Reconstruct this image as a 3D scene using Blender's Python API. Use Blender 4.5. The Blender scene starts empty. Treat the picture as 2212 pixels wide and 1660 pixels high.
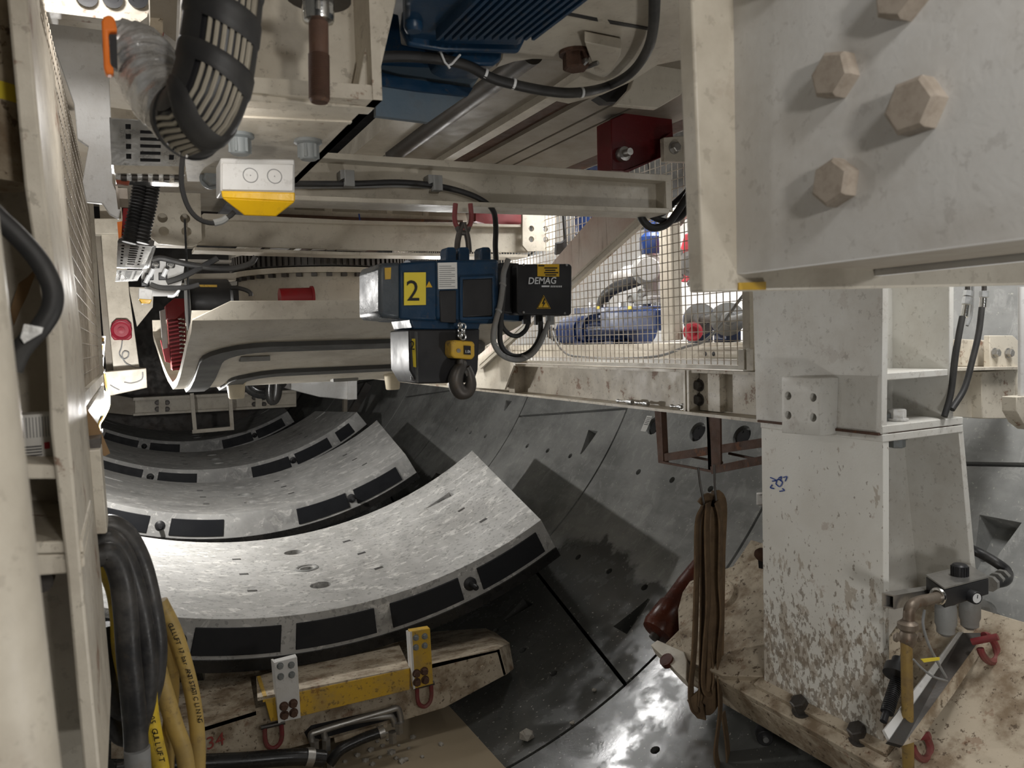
import bpy, bmesh, math, random
from mathutils import Vector, Matrix
random.seed(7)
S = bpy.context.scene
COL = S.collection
PI = math.pi
R = math.radians

# ---------------------------------------------------------------- camera
# World: Y runs along the tunnel axis, X to the right, Z up, the camera sits at the origin.
FPX, CX, CY = 1660.0, 1106.0, 830.0
_yaw, _pit, _rol = R(26.6), R(-3.3), R(1.7)
FW = Vector((math.sin(_yaw) * math.cos(_pit), math.cos(_yaw) * math.cos(_pit), math.sin(_pit)))
_rt = Vector((math.cos(_yaw), -math.sin(_yaw), 0))
_up = _rt.cross(FW)
RT = math.cos(_rol) * _rt - math.sin(_rol) * _up
UP = math.sin(_rol) * _rt + math.cos(_rol) * _up
cd = bpy.data.cameras.new('camera')
cam = bpy.data.objects.new('camera', cd)
COL.objects.link(cam)
cam.matrix_world = Matrix(((RT.x, UP.x, -FW.x, 0), (RT.y, UP.y, -FW.y, 0), (RT.z, UP.z, -FW.z, 0), (0, 0, 0, 1)))
cd.sensor_width = 36
cd.lens = FPX / 2212 * 36
cd.clip_start = 0.02
cd.clip_end = 200
cd.dof.use_dof = True
cd.dof.focus_distance = 4.6
cd.dof.aperture_fstop = 7.0
S.camera = cam

# ---------------------------------------------------------------- world, lights, exposure
S.view_settings.view_transform = 'Standard'
S.view_settings.look = 'None'
S.view_settings.exposure = 0.50
S.view_settings.gamma = 1.0
S.view_settings.use_curve_mapping = False
w = bpy.data.worlds.new('world')
S.world = w
w.use_nodes = True
w.node_tree.nodes['Background'].inputs[0].default_value = (0.95, 0.97, 1.0, 1)
w.node_tree.nodes['Background'].inputs[1].default_value = 0.008


def ray(px, py):
    return (px - CX) / FPX * RT - (py - CY) / FPX * UP + FW


def pY(px, py, Y):
    d = ray(px, py)
    return d * (Y / d.y)


def point(name, loc, power, col=(1, 0.97, 0.92), rad=0.06):
    l = bpy.data.lights.new(name, 'POINT')
    l.energy = power
    l.color = col
    l.shadow_soft_size = rad
    o = bpy.data.objects.new(name, l)
    COL.objects.link(o)
    o.location = loc
    return o


def area(name, loc, aim, power, sx, sy, col=(1, 0.99, 0.97)):
    l = bpy.data.lights.new(name, 'AREA')
    l.energy = power
    l.color = col
    l.shape = 'RECTANGLE'
    l.size, l.size_y = sx, sy
    o = bpy.data.objects.new(name, l)
    COL.objects.link(o)
    o.location = loc
    o.rotation_euler = (Vector(aim) - Vector(loc)).to_track_quat('-Z', 'Y').to_euler()
    return o


point('string_light_left', (-0.06, 7.0, -0.46), 118, (1.0, 0.98, 0.95), 0.05)
point('fill_light_panel', pY(352, 612, 4.2), 5, (1.0, 0.98, 0.95), 0.03)  # added fill without a bulb, brightens the terminal panel
point('work_light_hoist', (2.45, 6.1, 0.30), 26, (1.0, 0.99, 0.97), 0.12)
point('fill_light_top', pY(165, -120, 2.55), 8, (1.0, 0.97, 0.94), 0.05)  # added fill above the frame, brightens the pale side plate
point('fill_light_hose', pY(392, 264, 1.70), 1.6, (1.0, 0.97, 0.94), 0.05)  # unseen fill added behind the spiral hose, towards column and girder
point('fill_light_cowl', (1.9, 9.7, 0.1), 6, (1.0, 0.99, 0.97), 0.05)  # added out of sight behind the lifting plate to brighten the duct cowl
area('pump_deck_light', (3.45, 4.4, 1.25), (3.6, 4.4, 0), 66, 0.2, 2.4)
area('pump_deck_light_far', (3.45, 8.0, 1.25), (3.6, 8.0, 0), 22, 0.2, 2.4)
area('wall_light_right', (3.3, 1.6, 1.25), (3.9, 2.2, 0), 28, 0.2, 1.2)
point('walkway_light_high', (0.66, -0.05, 0.75), 9, (1.0, 0.98, 0.95), 0.08)
point('fill_light_column', (1.55, 0.55, -0.95), 19, (1.0, 0.98, 0.95), 0.10)  # fill added below the view to lift the right column's front face
point('walkway_light_right', (2.30, -0.55, 0.35), 14, (1.0, 0.98, 0.95), 0.08)
point('fill_light_behind', (0.35, -1.0, 0.35), 36, (1.0, 0.95, 0.88), 0.08)  # unseen fill added behind the camera to brighten the column and other fronts
point('walkway_light_low', (-0.04, 0.14, -0.72), 1.6, (1.0, 0.95, 0.88), 0.08)

# ---------------------------------------------------------------- helpers
TC = Vector((1.1, 0, 0.87))      # tunnel axis
TR = 3.4                         # inner radius of the lining
SC = Vector((1.1, 0, 1.69))      # axis of the segments waiting on the feeder


def pX(px, py, X):
    d = ray(px, py)
    return d * (X / d.x)


def pZ(px, py, Z):
    d = ray(px, py)
    return d * (Z / d.z)


def pD(px, py, D):
    return ray(px, py) * D


def pL(px, py, r=TR, c=TC):
    d = ray(px, py)
    a = d.x ** 2 + d.z ** 2
    b = -2 * (d.x * c.x + d.z * c.z)
    cc = c.x ** 2 + c.z ** 2 - r * r
    return d * ((-b + math.sqrt(b * b - 4 * a * cc)) / (2 * a))


def polX(X, *pp):
    return [pX(a, b, X) for a, b in pp]


def polY(Y, *pp):
    return [pY(a, b, Y) for a, b in pp]


def polZ(Z, *pp):
    return [pZ(a, b, Z) for a, b in pp]


def cyl_pt(th, y, r, c=TC):
    return Vector((c.x + r * math.sin(R(th)), y, c.z - r * math.cos(R(th))))


def catmull(pts, k=8):
    pts = [Vector(p) for p in pts]
    if len(pts) < 3:
        return pts
    P = [2 * pts[0] - pts[1]] + pts + [2 * pts[-1] - pts[-2]]
    out = []
    for i in range(1, len(P) - 2):
        p0, p1, p2, p3 = P[i - 1:i + 3]
        for j in range(k):
            t = j / k
            out.append(0.5 * (2 * p1 + (p2 - p0) * t + (2 * p0 - 5 * p1 + 4 * p2 - p3) * t * t + (3 * p1 - p0 - 3 * p2 + p3) * t ** 3))
    out.append(pts[-1])
    return out


class MB:
    def __init__(self):
        self.v, self.f = [], []

    def add(self, vs, fs):
        n = len(self.v)
        self.v += [Vector(p) for p in vs]
        self.f += [tuple(i + n for i in f) for f in fs]
        return self

    def prism(self, poly, vec):
        vec = Vector(vec)
        n = len(poly)
        vs = list(poly) + [Vector(p) + vec for p in poly]
        fs = [tuple(range(n)), tuple(range(2 * n - 1, n - 1, -1))]
        fs += [(i, (i + 1) % n, n + (i + 1) % n, n + i) for i in range(n)]
        return self.add(vs, fs)

    def loft(self, a, b):
        n = len(a)
        fs = [tuple(range(n)), tuple(range(2 * n - 1, n - 1, -1))]
        fs += [(i, (i + 1) % n, n + (i + 1) % n, n + i) for i in range(n)]
        return self.add(list(a) + list(b), fs)

    def holed(self, poly, holes, vec):
        vec = Vector(vec)
        bm = bmesh.new()
        for loop in [poly] + holes:
            vv = [bm.verts.new(p) for p in loop]
            for i in range(len(vv)):
                bm.edges.new((vv[i], vv[(i + 1) % len(vv)]))
        bmesh.ops.triangle_fill(bm, use_beauty=True, edges=bm.edges[:])
        bm.verts.index_update()
        vs = [v.co.copy() for v in bm.verts]
        tf = [tuple(v.index for v in f.verts) for f in bm.faces]
        bm.free()
        n = len(vs)
        fs = list(tf) + [tuple(i + n for i in reversed(f)) for f in tf]
        k = 0
        for loop in [poly] + holes:
            m = len(loop)
            fs += [(k + i, k + (i + 1) % m, n + k + (i + 1) % m, n + k + i) for i in range(m)]
            k += m
        return self.add(vs + [p + vec for p in vs], fs)

    def box(self, c, s, M=None):
        c = Vector(c)
        vs = []
        for dx in (-.5, .5):
            for dy in (-.5, .5):
                for dz in (-.5, .5):
                    p = Vector((dx * s[0], dy * s[1], dz * s[2]))
                    vs.append(c + (M @ p if M else p))
        return self.add(vs, [(0, 1, 3, 2), (4, 6, 7, 5), (0, 4, 5, 1), (2, 3, 7, 6), (0, 2, 6, 4), (1, 5, 7, 3)])

    def bar(self, a, b, w, h, up=(0, 0, 1)):
        """A rectangular bar from a to b, w wide and h high."""
        a, b = Vector(a), Vector(b)
        d = (b - a).normalized()
        s = d.cross(Vector(up)).normalized()
        u = s.cross(d)
        q = [s * w / 2 + u * h / 2, -s * w / 2 + u * h / 2, -s * w / 2 - u * h / 2, s * w / 2 - u * h / 2]
        return self.loft([a + x for x in q], [b + x for x in q])

    def tube(self, pts, r, n=10, smooth=6, closed=False, cap=True):
        pts = catmull(pts, smooth) if smooth else [Vector(p) for p in pts]
        m = len(pts)
        t0 = (pts[1] - pts[0]).normalized()
        a = t0.orthogonal().normalized()
        vs, fs = [], []
        for i, p in enumerate(pts):
            t = (pts[min(i + 1, m - 1)] - pts[max(i - 1, 0)]).normalized()
            a = (a - t * a.dot(t)).normalized()
            b = t.cross(a)
            rr = r(i / (m - 1)) if callable(r) else r
            for j in range(n):
                g = 2 * PI * j / n
                vs.append(p + (a * math.cos(g) + b * math.sin(g)) * rr)
        for i in range(m - 1):
            for j in range(n):
                fs.append((i * n + j, i * n + (j + 1) % n, (i + 1) * n + (j + 1) % n, (i + 1) * n + j))
        if cap:
            fs.append(tuple(range(n)))
            fs.append(tuple((m - 1) * n + j for j in reversed(range(n))))
        return self.add(vs, fs)

    def ribbon(self, pts, widthdir, w, t, smooth=6):
        """A flat strap along pts; widthdir is its width direction."""
        pts = catmull(pts, smooth)
        m = len(pts)
        vs, fs = [], []
        for i, p in enumerate(pts):
            tt = (pts[min(i + 1, m - 1)] - pts[max(i - 1, 0)]).normalized()
            wd = Vector(widthdir)
            wd = (wd - tt * wd.dot(tt)).normalized()
            nn = tt.cross(wd)
            for a, b in ((-.5, -.5), (.5, -.5), (.5, .5), (-.5, .5)):
                vs.append(p + wd * w * a + nn * t * b)
        for i in range(m - 1):
            for j in range(4):
                fs.append((i * 4 + j, i * 4 + (j + 1) % 4, i * 4 + 4 + (j + 1) % 4, i * 4 + 4 + j))
        fs += [(0, 1, 2, 3), tuple((m - 1) * 4 + j for j in (3, 2, 1, 0))]
        return self.add(vs, fs)

    def cyl(self, a, b, r, r2=None, n=16):
        a, b = Vector(a), Vector(b)
        d = (b - a).normalized()
        u = d.orthogonal().normalized()
        w_ = d.cross(u)
        r2 = r if r2 is None else r2
        g = [(math.cos(2 * PI * j / n + PI / n), math.sin(2 * PI * j / n + PI / n)) for j in range(n)]
        return self.loft([a + (u * c + w_ * s) * r for c, s in g], [b + (u * c + w_ * s) * r2 for c, s in g])

    def lathe(self, o, ax, prof, n=20):
        """prof: (radius, height along ax) pairs."""
        o, d = Vector(o), Vector(ax).normalized()
        u = d.orthogonal().normalized()
        w_ = d.cross(u)
        vs, fs = [], []
        for r_, h in prof:
            for j in range(n):
                g = 2 * PI * j / n
                vs.append(o + d * h + (u * math.cos(g) + w_ * math.sin(g)) * max(r_, 1e-4))
        for i in range(len(prof) - 1):
            for j in range(n):
                fs.append((i * n + j, i * n + (j + 1) % n, (i + 1) * n + (j + 1) % n, (i + 1) * n + j))
        fs += [tuple(range(n)), tuple((len(prof) - 1) * n + j for j in reversed(range(n)))]
        return self.add(vs, fs)

    def torus(self, c, ax, Rr, r, a0=0, a1=360, n=24, m=8, u=None):
        c, d = Vector(c), Vector(ax).normalized()
        u = Vector(u).normalized() if u else d.orthogonal().normalized()
        w_ = d.cross(u)
        pts = [c + (u * math.cos(R(a0 + (a1 - a0) * i / n)) + w_ * math.sin(R(a0 + (a1 - a0) * i / n))) * Rr for i in range(n + 1)]
        return self.tube(pts, r, m, 0)

    def rock(self, c, s, seed=0):
        rr = random.Random(seed)
        bm = bmesh.new()
        bmesh.ops.create_icosphere(bm, subdivisions=1, radius=1)
        vs = [Vector(c) + Vector((v.co.x * s[0], v.co.y * s[1], v.co.z * s[2])) * rr.uniform(.75, 1.15) for v in bm.verts]
        bm.verts.index_update()
        fs = [tuple(v.index for v in f.verts) for f in bm.faces]
        bm.free()
        return self.add(vs, fs)


WL = {}


def put(o, parent=None):
    COL.objects.link(o)
    if parent:
        o.parent = parent
    return o


def tag(o, label=None, cat=None, group=None, kind=None):
    if label:
        o['label'] = label
    if cat:
        o['category'] = cat
    if group:
        o['group'] = group
    if kind:
        o['kind'] = kind
    return o


def thing(name, label, cat, loc, group=None):
    o = bpy.data.objects.new(name, None)
    o.empty_display_size = 0.05
    put(o)
    o.location = loc
    WL[o.name] = Vector(loc)
    return tag(o, label, cat, group)


def struct(name):
    o = bpy.data.objects.new(name, None)
    put(o)
    WL[o.name] = Vector((0, 0, 0))
    o['kind'] = 'structure'
    return o


def ob(name, mb, mat, parent=None, bevel=0, smooth=40, label=None, cat=None, group=None, kind=None):
    off = WL[parent.name] if parent else Vector((0, 0, 0))
    if not parent:
        xs = [p for p in mb.v]
        off = Vector((sum(p.x for p in xs) / len(xs), sum(p.y for p in xs) / len(xs), min(p.z for p in xs)))
    me = bpy.data.meshes.new(name)
    me.from_pydata([tuple(p - off) for p in mb.v], [], mb.f)
    bm = bmesh.new()
    bm.from_mesh(me)
    bmesh.ops.recalc_face_normals(bm, faces=bm.faces[:])
    bm.to_mesh(me)
    bm.free()
    me.materials.append(mat)
    if smooth:
        me.shade_smooth()
        me.set_sharp_from_angle(angle=R(smooth))
    o = bpy.data.objects.new(name, me)
    put(o, parent)
    if not parent:
        o.location = off
    WL[o.name] = off.copy()
    if bevel:
        b = o.modifiers.new('bevel', 'BEVEL')
        b.width = bevel
        b.segments = 2
        b.limit_method = 'ANGLE'
        b.angle_limit = R(40)
    return tag(o, label, cat, group, kind)


def cut(o, cutter):
    """Carves the cutter's solids out of a mesh object."""
    off = WL[o.name]
    me = bpy.data.meshes.new('cutter')
    me.from_pydata([tuple(p - off) for p in cutter.v], [], cutter.f)
    bm = bmesh.new()
    bm.from_mesh(me)
    bmesh.ops.recalc_face_normals(bm, faces=bm.faces[:])
    bm.to_mesh(me)
    bm.free()
    c = bpy.data.objects.new('cutter', me)
    COL.objects.link(c)
    c.matrix_world = Matrix.Translation(off)
    bpy.context.view_layer.update()
    m = o.modifiers.new('cut', 'BOOLEAN')
    m.object = c
    m.operation = 'DIFFERENCE'
    m.solver = 'EXACT'
    m.use_self = True
    dg = bpy.context.evaluated_depsgraph_get()
    nm = bpy.data.meshes.new_from_object(o.evaluated_get(dg))
    o.modifiers.remove(m)
    if len(nm.polygons) < len(o.data.polygons):
        print('CUT FAILED', o.name)
        return
    o.data = nm
    nm.shade_smooth()
    nm.set_sharp_from_angle(angle=R(30))
    bpy.data.objects.remove(c)


_bolt = {}


def bolt(parent, pos, d, size, mat, name='bolt', label=None, washer=True, spin=0.0, h=0.6):
    """A hexagon bolt head of the given width across corners, on a washer, standing out along d."""
    key = (mat.name, washer, h)
    if key not in _bolt:
        m = MB()
        if washer:
            m.cyl((0, 0, 0), (0, 0, .12), .62, n=18)
        m.cyl((0, 0, .0), (0, 0, h), .5, .5, n=6)
        m.cyl((0, 0, h), (0, 0, h + .06), .5, .42, n=6)
        me = bpy.data.meshes.new('bolt')
        me.from_pydata([tuple(p) for p in m.v], [], m.f)
        me.materials.append(mat)
        me.validate()
        bm = bmesh.new()
        bm.from_mesh(me)
        bmesh.ops.recalc_face_normals(bm, faces=bm.faces[:])
        bm.to_mesh(me)
        bm.free()
        _bolt[key] = me
    o = bpy.data.objects.new(name, _bolt[key])
    put(o, parent)
    o.location = Vector(pos) - WL[parent.name]
    q = Vector((0, 0, 1)).rotation_difference(Vector(d).normalized())
    o.rotation_mode = 'QUATERNION'
    o.rotation_quaternion = q @ Matrix.Rotation(spin, 3, 'Z').to_quaternion()
    o.scale = (size, size, size)
    WL[o.name] = Vector(pos)
    if label:
        o['label'] = label
    return o


def text(parent, name, s, org, xd, yd, size, mat, depth=0.0008, align='LEFT', shear=0.0, bold=0.0):
    """Raised lettering: org is the baseline start, xd / yd the reading and up directions."""
    c = bpy.data.curves.new(name, 'FONT')
    c.body = s
    c.size = size
    c.align_x = align
    c.shear = shear
    c.extrude = depth
    c.resolution_u = 3
    c.offset = bold
    t = bpy.data.objects.new('tmp', c)
    COL.objects.link(t)
    dg = bpy.context.evaluated_depsgraph_get()
    me = bpy.data.meshes.new_from_object(t.evaluated_get(dg))
    bpy.data.objects.remove(t)
    xd, yd = Vector(xd).normalized(), Vector(yd).normalized()
    nd = xd.cross(yd)
    off = WL[parent.name]
    for v in me.vertices:
        v.co = Vector(org) + xd * v.co.x + yd * v.co.y + nd * (v.co.z + depth) - off
    me.materials.clear()
    me.materials.append(mat)
    o = bpy.data.objects.new(name, me)
    put(o, parent)
    WL[o.name] = off.copy()
    return o


def circ(c, u, v, r, n=14):
    c, u, v = Vector(c), Vector(u), Vector(v)
    return [c + (u * math.cos(2 * PI * i / n) + v * math.sin(2 * PI * i / n)) * r for i in range(n)]


XA, YA, ZA = Vector((1, 0, 0)), Vector((0, 1, 0)), Vector((0, 0, 1))

# ---------------------------------------------------------------- materials
def new_mat(name):
    m = bpy.data.materials.new(name)
    m.use_nodes = True
    nt = m.node_tree
    return m, nt, nt.nodes['Principled BSDF']


def noise(nt, vec, scale, detail=5, rough=.6, dist=0.0):
    n = nt.nodes.new('ShaderNodeTexNoise')
    n.inputs['Scale'].default_value = scale
    n.inputs['Detail'].default_value = detail
    n.inputs['Roughness'].default_value = rough
    n.inputs['Distortion'].default_value = dist
    if vec:
        nt.links.new(vec, n.inputs['Vector'])
    return n.outputs['Fac']


def ramp(nt, fac, a, b, va=0.0, vb=1.0):
    n = nt.nodes.new('ShaderNodeMapRange')
    n.interpolation_type = 'SMOOTHSTEP'
    nt.links.new(fac, n.inputs[0])
    n.inputs[1].default_value = a
    n.inputs[2].default_value = b
    n.inputs[3].default_value = va
    n.inputs[4].default_value = vb
    return n.outputs[0]


def mixc(nt, fac, a, b):
    n = nt.nodes.new('ShaderNodeMix')
    n.data_type = 'RGBA'
    for k, s in ((0, fac), (6, a), (7, b)):
        if isinstance(s, (tuple, list)):
            n.inputs[k].default_value = (*s[:3], 1)
        elif isinstance(s, (int, float)):
            n.inputs[k].default_value = s
        else:
            nt.links.new(s, n.inputs[k])
    return n.outputs[2]


def math_n(nt, op, a, b=None):
    n = nt.nodes.new('ShaderNodeMath')
    n.operation = op
    for k, s in ((0, a), (1, b)):
        if s is None:
            continue
        if isinstance(s, (int, float)):
            n.inputs[k].default_value = s
        else:
            nt.links.new(s, n.inputs[k])
    return n.outputs[0]


def coords(nt, sc=(1, 1, 1), rot=(0, 0, 0)):
    t = nt.nodes.new('ShaderNodeTexCoord')
    m = nt.nodes.new('ShaderNodeMapping')
    m.inputs['Scale'].default_value = sc
    m.inputs['Rotation'].default_value = rot
    nt.links.new(t.outputs['Object'], m.inputs[0])
    return m.outputs[0]


def bumped(nt, bs, height, strength, dist=0.005):
    b = nt.nodes.new('ShaderNodeBump')
    b.inputs['Strength'].default_value = strength
    b.inputs['Distance'].default_value = dist
    nt.links.new(height, b.inputs['Height'])
    nt.links.new(b.outputs[0], bs.inputs['Normal'])


def paint(name, col, rough=.5, metal=0.0, grime=.35, dirt=(.16, .12, .08), speck=.3, rust=0.0, bump=.12, gs=3.0, streak=0.0, spec=.4):
    """Worn paint or metal: large soft grime, small dark specks, rust spots where asked."""
    m, nt, bs = new_mat(name)
    v = coords(nt)
    c = mixc(nt, ramp(nt, noise(nt, v, gs, 7, .65), .40, .66, 0, grime), col, dirt)
    if streak:
        vs = coords(nt, (14, 14, .9))
        c = mixc(nt, ramp(nt, noise(nt, vs, 2.2, 5, .6), .55, .72, 0, streak), c, (.20, .13, .08))
    if speck:
        c = mixc(nt, ramp(nt, noise(nt, v, 33, 8, .72), .575, .61, 0, speck), c, (.10, .07, .045))
    if rust:
        c = mixc(nt, ramp(nt, noise(nt, v, 7.5, 8, .7), .59, .64, 0, rust), c, (.17, .065, .025))
    nt.links.new(c, bs.inputs['Base Color'])
    nt.links.new(ramp(nt, noise(nt, v, gs * 2.5, 4), .3, .8, rough - .08, min(1, rough + .15)), bs.inputs['Roughness'])
    bs.inputs['Metallic'].default_value = metal
    bs.inputs['Specular IOR Level'].default_value = spec
    if bump:
        bumped(nt, bs, noise(nt, v, 90, 4), bump)
    return m


def plain(name, col, rough=.5, metal=0.0, **k):
    return paint(name, col, rough, metal, grime=k.get('grime', .12), speck=0, bump=k.get('bump', 0), dirt=k.get('dirt', (.12, .10, .08)))


CREAM = paint('cream_paint', (.60, .55, .46), .45, grime=.42, rust=.75, speck=.35)
CREAM2 = paint('cream_paint_clean', (.57, .525, .44), .42, grime=.34, rust=.12, speck=.2)
CREAM_D = paint('cream_paint_dirty', (.50, .43, .33), .7, grime=.85, dirt=(.17, .115, .065), rust=.45, speck=.9, gs=6)
CREAM_C = paint('cream_paint_column', (.66, .65, .61), .42, grime=.25, rust=.15, speck=.25, dirt=(.33, .27, .2))
CREAM_S = paint('cream_paint_red_streaks', (.60, .53, .47), .5, grime=.6, dirt=(.42, .24, .18), streak=.75, speck=.1, gs=1.2)
WHITE = paint('pale_grey_paint', (.66, .655, .64), .5, grime=.35, rust=.0, speck=.15, dirt=(.38, .33, .27))
TAUPE = paint('taupe_paint', (.27, .24, .195), .55, grime=.35, speck=.15)
BLUE = paint('blue_machine_paint', (.006, .036, .085), .38, grime=.35, dirt=(.03, .045, .06), speck=.25, gs=5)
PBLUE = paint('bright_blue_paint', (.004, .020, .092), .35, grime=.25, dirt=(.06, .09, .16), speck=.2, gs=5)
SLATE = paint('slate_blue_sheet', (.10, .145, .19), .42, grime=.3, dirt=(.16, .16, .15), speck=.1)
RED = paint('red_paint', (.22, .008, .010), .45, grime=.3, dirt=(.10, .02, .02), speck=.15)
BRED = paint('bright_red_paint', (.52, .05, .07), .4, grime=.25, dirt=(.3, .04, .05), speck=.1)
DKRED = paint('dark_red_paint', (.11, .004, .006), .45, grime=.3, dirt=(.05, .01, .01), speck=.15)
WIREM = plain('beige_wire', (.33, .30, .24), .45, grime=.4)
SIREN = paint('siren_red', (.26, .014, .03), .4, grime=.25, dirt=(.12, .02, .03), speck=.1)
DRED = paint('worn_red_paint', (.19, .028, .032), .55, grime=.5, dirt=(.22, .14, .11), speck=.3)
YEL = paint('worn_yellow_paint', (.60, .37, .035), .5, grime=.65, dirt=(.33, .24, .11), rust=.6, speck=.6, gs=6)
LYEL = plain('label_yellow', (.78, .62, .05), .5, grime=.1)
LORA = plain('label_amber', (.70, .42, .02), .5, grime=.1)
LWHITE = plain('label_white', (.72, .71, .68), .5, grime=.12)
INK = plain('black_print', (.012, .012, .014), .5, grime=0)
GINK = plain('grey_print', (.25, .25, .25), .5, grime=0)
WINK = plain('pale_print', (.70, .71, .72), .5, grime=0)
BINK = plain('blue_marker', (.02, .06, .30), .5, grime=0)
RINK = plain('red_marker', (.30, .06, .05), .5, grime=0)
ORANGE = plain('orange_plastic', (.95, .23, .03), .35, grime=.05)
AMBER = paint('amber_lens', (.78, .46, .012), .22, grime=.35, dirt=(.45, .22, .01), speck=.1, gs=9, spec=.25)
BLACK = paint('black_plastic', (.018, .018, .02), .42, grime=.25, dirt=(.05, .048, .045), speck=.0, bump=0)
RUBBER = paint('black_rubber', (.020, .020, .021), .55, grime=.5, dirt=(.075, .07, .062), speck=.0, bump=.05)
HOSEB = paint('dusty_black_hose', (.016, .016, .017), .4, grime=.75, dirt=(.085, .08, .074), speck=.15, gs=7)
SEAL = paint('dark_grey_seal', (.055, .055, .052), .6, grime=.3, dirt=(.12, .11, .10), speck=.1)
PAD = paint('black_packer', (.010, .011, .014), .6, grime=.15, dirt=(.03, .03, .03), speck=.0, bump=0)
GASKET = paint('wet_black_gasket', (.012, .012, .012), .28, grime=.3, dirt=(.05, .045, .04), speck=.1)
PIPER = paint('rusty_pipe', (.20, .165, .13), .5, metal=.5, grime=.6, dirt=(.10, .06, .035), speck=.4, rust=.5, gs=8)
STEEL = paint('bare_steel', (.42, .41, .39), .38, metal=.85, grime=.35, dirt=(.2, .17, .14), speck=.2)
GALV = paint('galvanised_steel', (.55, .56, .56), .32, metal=.9, grime=.3, dirt=(.3, .29, .27), speck=.15, gs=8)
CHROME = paint('bright_zinc', (.70, .70, .68), .2, metal=1.0, grime=.25, dirt=(.35, .33, .3), speck=.1)
DARKM = paint('dark_steel', (.09, .085, .08), .45, metal=.6, grime=.5, dirt=(.06, .045, .035), speck=.3)
GREYB = paint('grey_coated_bolt', (.20, .22, .225), .5, grime=.3, speck=.1)
BOLTT = paint('taupe_painted_bolt', (.40, .345, .29), .5, grime=.35, speck=.2)
RUST = paint('rusty_steel', (.10, .052, .034), .75, grime=.6, dirt=(.05, .03, .022), speck=.4, rust=.7, bump=.3, gs=7)
BROWNR = paint('brown_roller_rubber', (.085, .020, .010), .28, grime=.6, dirt=(.035, .012, .010), speck=.1, gs=4)
STRAPM = paint('dirty_tan_webbing', (.16, .105, .058), .85, grime=.7, dirt=(.075, .048, .028), speck=.3, gs=9, bump=.3)
HOSEY = paint('yellow_hose', (.40, .275, .08), .5, grime=.7, dirt=(.24, .17, .07), speck=.3, gs=6)
HOSEY2 = paint('vivid_yellow_hose', (.62, .43, .03), .45, grime=.6, dirt=(.20, .13, .04), speck=.3, gs=8)
PIPEY = paint('worn_yellow_pipe', (.30, .20, .06), .5, metal=.2, grime=.8, dirt=(.15, .10, .055), rust=.5, speck=.5, gs=7)
CARD = paint('brown_card', (.25, .155, .075), .8, grime=.3, dirt=(.15, .09, .04), speck=.1)
FOIL = paint('grey_foil_sleeve', (.62, .62, .62), .28, metal=.45, grime=.6, dirt=(.2, .19, .18), speck=.1, gs=11, bump=.3)
IVORY = plain('ivory_plastic', (.66, .58, .43), .5, grime=.25)
GREYP = paint('grey_plastic', (.27, .275, .27), .5, grime=.3, speck=.1)
GREYH = paint('grey_cable', (.22, .225, .225), .5, grime=.4, speck=.1, gs=9)
ROCKM = paint('grey_rubble', (.36, .34, .30), .9, grime=.5, speck=.4, gs=20, bump=.5)
GREYD = paint('dull_grey_strip', (.10, .105, .11), .5, grime=.7, dirt=(.17, .175, .18), speck=.2, gs=14)
CLEAR = paint('smoked_clear_cap', (.055, .07, .085), .32, grime=.4, dirt=(.12, .125, .13), speck=.1, spec=.7)
MESHM = paint('dirty_mesh_wire', (.42, .37, .30), .5, metal=.3, grime=.5, speck=.2, gs=10)


def emit(name, col, s):
    m, nt, bs = new_mat(name)
    bs.inputs['Base Color'].default_value = (*col, 1)
    bs.inputs['Emission Color'].default_value = (*col, 1)
    bs.inputs['Emission Strength'].default_value = s
    return m


LAMP = emit('lit_bulb', (1, .98, .95), 25)


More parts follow.
